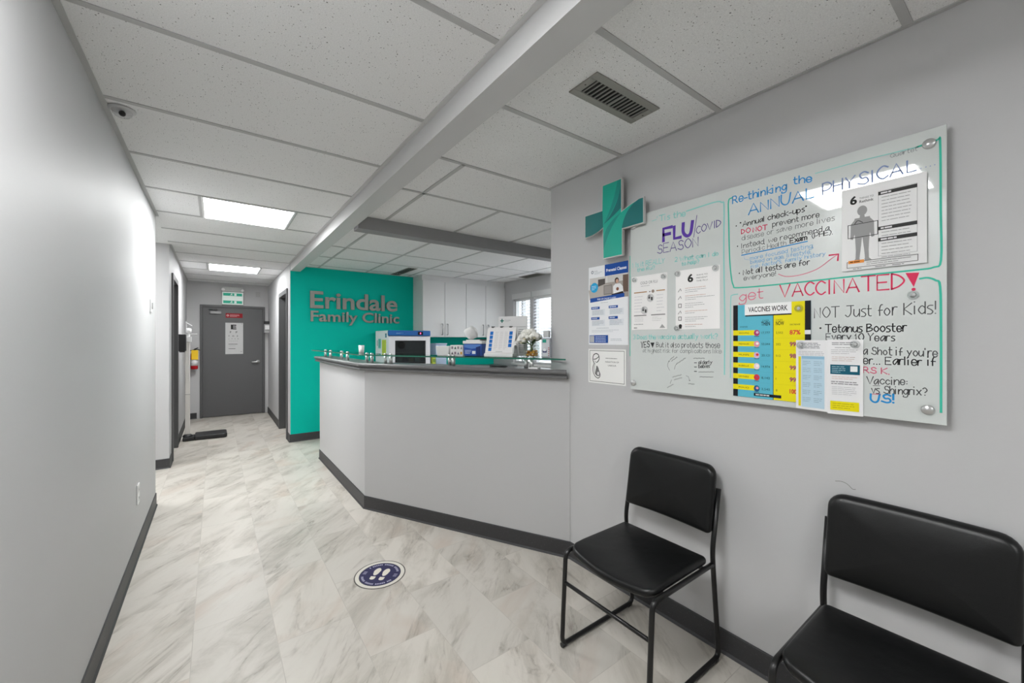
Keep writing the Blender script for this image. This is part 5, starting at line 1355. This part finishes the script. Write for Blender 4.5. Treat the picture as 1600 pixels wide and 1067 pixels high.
# ---------------------------------------------------------------- far hallway
# exit sign with emergency lamps
ex = thing('exit_sign', (.238, YE, 1.95), 'green and white exit sign with two lamp heads above the dark exit door', 'sign')
mb = MB(); mb.box((.084, YE - .05, 1.928), (.392, YE - .0005, 2.150), mat('sign_case', 'd2d8d4', .35)); mb.build('case', ex, bevel=.006)
mb = MB(); mb.box((.086, YE - .06, 2.153), (.390, YE - .0005, 2.236), mat('sign_battery', 'b9bcba', .35)); mb.build('battery_case', ex, bevel=.005)
for x in (.10, .376):
    mb = MB(); mb.lathe((x, YE - .061, 2.178), [(.020, 0), (.026, -.025), (.026, -.035), (.020, -.037), (0, -.034)], mat('lamp_head', 'dcdcdc', .25), axis='y', n=16); mb.build('lamp_head', ex)
GRNE = mat('lit_sign_green', (.0, .30, .19), .5, emit=.06); WHE = mat('lit_sign_white', (.62, .70, .66), .5, emit=.06)
s = Sheet(.292, .210, (.092, YE - .0504, 2.144), (1, 0, 0), DN, '0f8f63', .0003)
s.mb = MB(); s.mb.prism([(0, 0), (.292, 0), (.292, .210), (0, .210)], s.at, -.0003, 0, WHE)
def ex_rect(u0, v0, u1, v1, m_): s.mb.face([s.at(u, v, s.lay()) for u, v in ((u0, v0), (u1, v0), (u1, v1), (u0, v1))], m_)
ex_rect(.012, .016, .280, .064, GRNE); ex_rect(.012, .146, .280, .194, GRNE)
def ex_poly(pts, m_): k_ = s.lay(); s.mb.face([s.at(u, v, k_) for u, v in pts], m_)
for oy in (.016, .146):          # running figure and doorway in each band
    ex_rect(.168, oy + .004, .200, oy + .044, WHE)
    ex_poly([(.132 + .006 * math.cos(a), oy + .010 + .006 * math.sin(a)) for a in (2 * math.pi * i / 10 for i in range(10))], WHE)
    ex_poly([(.120, oy + .016), (.136, oy + .016), (.130, oy + .030), (.118, oy + .030)], WHE); ex_poly([(.134, oy + .018), (.150, oy + .024), (.148, oy + .028), (.132, oy + .022)], WHE)
    ex_poly([(.122, oy + .030), (.130, oy + .030), (.142, oy + .040), (.138, oy + .043)], WHE); ex_poly([(.118, oy + .029), (.124, oy + .031), (.108, oy + .042), (.104, oy + .039)], WHE)
s.build('lit_face', ex)

# red warning sign and eye chart on the door
DX = YE + .006
s = Sheet(.244, .078, (.138, DX - .0012, 1.782), (1, 0, 0), DN, '9a1f28')
s.disc(.03, .038, .018, 'd8b4b4'); s.rect(.024, .030, .036, .046, '9a1f28'); s.lines(.06, .022, .15, 3, .014, .008, 'd29aa0')
tag(s.build('warning_sign'), 'small red sign with white print on the exit door above the eye chart', 'sign')
s = Sheet(.256, .545, (.134, DX - .0012, 1.617), (1, 0, 0), DN, 'c8c8c8')
s.text('E', .118, .110, .078, '262626', width=.080, align='c', bold=.06)
for t_, v, cap, us in (('FP', .180, .034, (.075, .160)), ('TOZ', .242, .024, (.052, .112, .172)), ('LPED', .286, .015, (.05, .095, .138, .182))):
    for c_, u in zip(t_, us): s.text(c_, u, v, cap, '3a3a3a', align='c', bold=.03)
s.text('P E C F D', .118, .322, .009, '6a6a6a', width=.13, align='c')
for v in (.368, .446): s.lines(.045, v, .14, 1, .01, .010, '5a5a5a')
s.lines(.05, .40, .13, 1, .01, .005, '9a9a9a'); s.disc(.236, .016, .006, '8a8a8a'); s.rect(.215, .50, .24, .51, '9a9a9a')
tag(s.build('eye_chart'), 'white eye test chart with a big E hung on the dark exit door', 'chart')

# small wall devices
dv = thing('soap_dispenser', (XH - .05, 8.36, 1.44), 'small white and black wall dispenser right of the exit door', 'dispenser')
mb = MB(); mb.box((.685, 8.30, 1.60), (XH - .0005, 8.42, 1.65), BLACKP); mb.build('top_cover', dv, bevel=.008)
mb = MB(); mb.box((.69, 8.305, 1.445), (XH - .0005, 8.415, 1.5985), mat('dispenser_grey', 'a0a0a0', .4)); mb.build('tank', dv, bevel=.006)
mb = MB(); mb.box((.70, 8.29, 1.50), (.765, 8.3045, 1.575), WHITE); mb.build('front_panel', dv, bevel=.004)
mb = MB(); mb.box((.58, YE - .006, 2.09), (.65, YE - .0005, 2.18), mat('blank_plate', 'b2b2b2', .5))
tag(mb.build('blank_plate', bevel=.002), 'small grey blank plate on the end wall right of the exit sign', 'plate')

# fire extinguisher in the corner
fe = thing('fire_extinguisher', (-.284, 8.40, .82), 'red fire extinguisher with yellow tag hung left of the exit door', 'extinguisher')
cx_, cy_ = -.284, 8.44
RED = mat('extinguisher_red', 'b5121c', .3)
mb = MB(); mb.lathe((cx_, cy_, .835), [(.036, 0), (.045, .006), (.048, .015), (.048, .245), (.040, .270), (.022, .285), (.018, .295)], RED); mb.build('cylinder', fe)
mb = MB(); mb.lathe((cx_, cy_, .895), [(.0486, 0), (.0486, .10)], mat('extinguisher_label', 'dedede', .5), n=24); mb.build('label_band', fe)
mb = MB(); mb.prism([(-.044, 0), (.044, 0), (.044, .155), (-.044, .155)], lambda u, v, d: (cx_ + .008 + u, cy_ - .056 - d, .995 + v), 0, .002, mat('yellow_tag', 'f0c51a', .5)); mb.build('tag', fe)
mb = MB(); mb.lathe((cx_, cy_, 1.130), [(.018, .0005), (.020, .01), (.014, .03), (0, .032)], BLACKP); mb.tube([(cx_, cy_, 1.155), (cx_ + .04, cy_ - .02, 1.165), (cx_ + .075, cy_ - .03, 1.150)], .008, BLACKP); mb.tube([(cx_, cy_, 1.165), (cx_ + .05, cy_ - .02, 1.19)], .007, BLACKP)
mb.build('valve', fe, merge=False)
mb = MB(); mb.tube(bend([(cx_ - .01, cy_, 1.15), (cx_ - .075, cy_ - .01, 1.14), (cx_ - .072, cy_ - .02, .98), (cx_ - .06, cy_ - .02, .90)], .03), .007, BLACKP); mb.build('hose', fe)
mb = MB(); mb.box((cx_ - .02, cy_ + .0485, .95), (cx_ + .02, YE - .0005, 1.10), mat('bracket', '4a4a4a', .5)); mb.build('bracket', fe)

# black box on the left wall
db = thing('towel_dispenser', (-.345, 6.57, 1.17), 'black box dispenser on the left hallway wall beside the dark doorway', 'dispenser')
mb = MB(); mb.box((XL + .0005, 6.50, 1.172), (-.302, 6.66, 1.388), BLACKP); mb.build('case', db, bevel=.012)
mb = MB(); mb.box((XL + .02, 6.51, 1.160), (-.315, 6.64, 1.1715), mat('dispenser_slot', '2c2c2e', .5)); mb.build('outlet', db)

# physician's scale
sc = thing('medical_scale', (-.06, 6.83, 0), 'tall white column scale with black platform on the hallway floor', 'scale')
SW = mat('scale_white', 'd9d6d2', .4)
mb = MB()
pl = [(-.225, 6.70), (.10, 6.675), (.125, 6.70), (.125, 6.97), (.10, 6.995), (-.225, 6.995)]
mb.prism(pl, lambda u, v, d: (u, v, d), .004, .058, mat('scale_black', '222224', .45)); mb.build('platform', sc, bevel=.012, seg=3)
mb = MB(); mb.box((-.345, 6.70, .003), (-.226, 6.90, .05), MATS['scale_black']); mb.lathe((-.297, 6.78, .0502), [(.055, 0), (.05, .02), (.03, .03)], MATS['scale_black']); mb.build('base', sc, bevel=.008, merge=False)
mb = MB(); mb.box((-.322, 6.755, .081), (-.272, 6.805, 1.29), SW); mb.build('column', sc, bevel=.006)
mb = MB(); mb.box((-.324, 6.753, .60), (-.270, 6.807, .606), mat('scale_band', '9a9a9a', .4)); mb.build('column_joint', sc)
mb = MB()
mb.box((-.335, 6.74, 1.291), (-.255, 6.81, 1.36), WHITE); mb.tube([(-.345, 6.775, 1.39), (-.20, 6.775, 1.39)], .009, CHROME)
mb.lathe((-.285, 6.775, 1.361), [(.014, 0), (.014, .045), (.028, .05), (.028, .10), (.01, .11)], WHITE, n=14); mb.build('beam_head', sc, merge=False)
mb = MB(); mb.tube([(-.31, 6.80, 1.36), (-.31, 6.80, 1.56)], .006, mat('height_rod_metal', 'cfcfcf', .3, metal=.6)); mb.tube([(-.31, 6.80, 1.54), (-.25, 6.76, 1.50)], .005, MATS['height_rod_metal']); mb.build('height_rod', sc, merge=False)

# outlet and switch on the left wall
ot = thing('power_outlet', (XL, 3.33, .375), 'white power outlet low on the left wall', 'outlet')
mb = MB(); mb.box((XL + .0005, 3.295, .315), (XL + .007, 3.365, .435), WHITE); mb.build('plate', ot, bevel=.0025)
mb = MB()
for z in (.35, .40):
    mb.box((XL + .0072, 3.313, z - .014), (XL + .0085, 3.347, z + .014), WHITEL)
    for y in (3.322, 3.338): mb.box((XL + .0086, y - .0015, z - .004), (XL + .009, y + .0015, z + .006), BLACKP)
mb.build('sockets', ot, merge=False)
sw = thing('wall_switch', (XL, 3.94, 1.56), 'small grey wall switch at head height near the end of the left wall', 'switch')
mb = MB(); mb.box((XL + .0005, 3.905, 1.515), (XL + .009, 3.975, 1.61), WHITEL); mb.build('plate', sw, bevel=.003)
mb = MB(); mb.box((XL + .0092, 3.928, 1.54), (XL + .015, 3.952, 1.585), mat('switch_grey', '9b9b9b', .4)); mb.build('toggle', sw, bevel=.002)
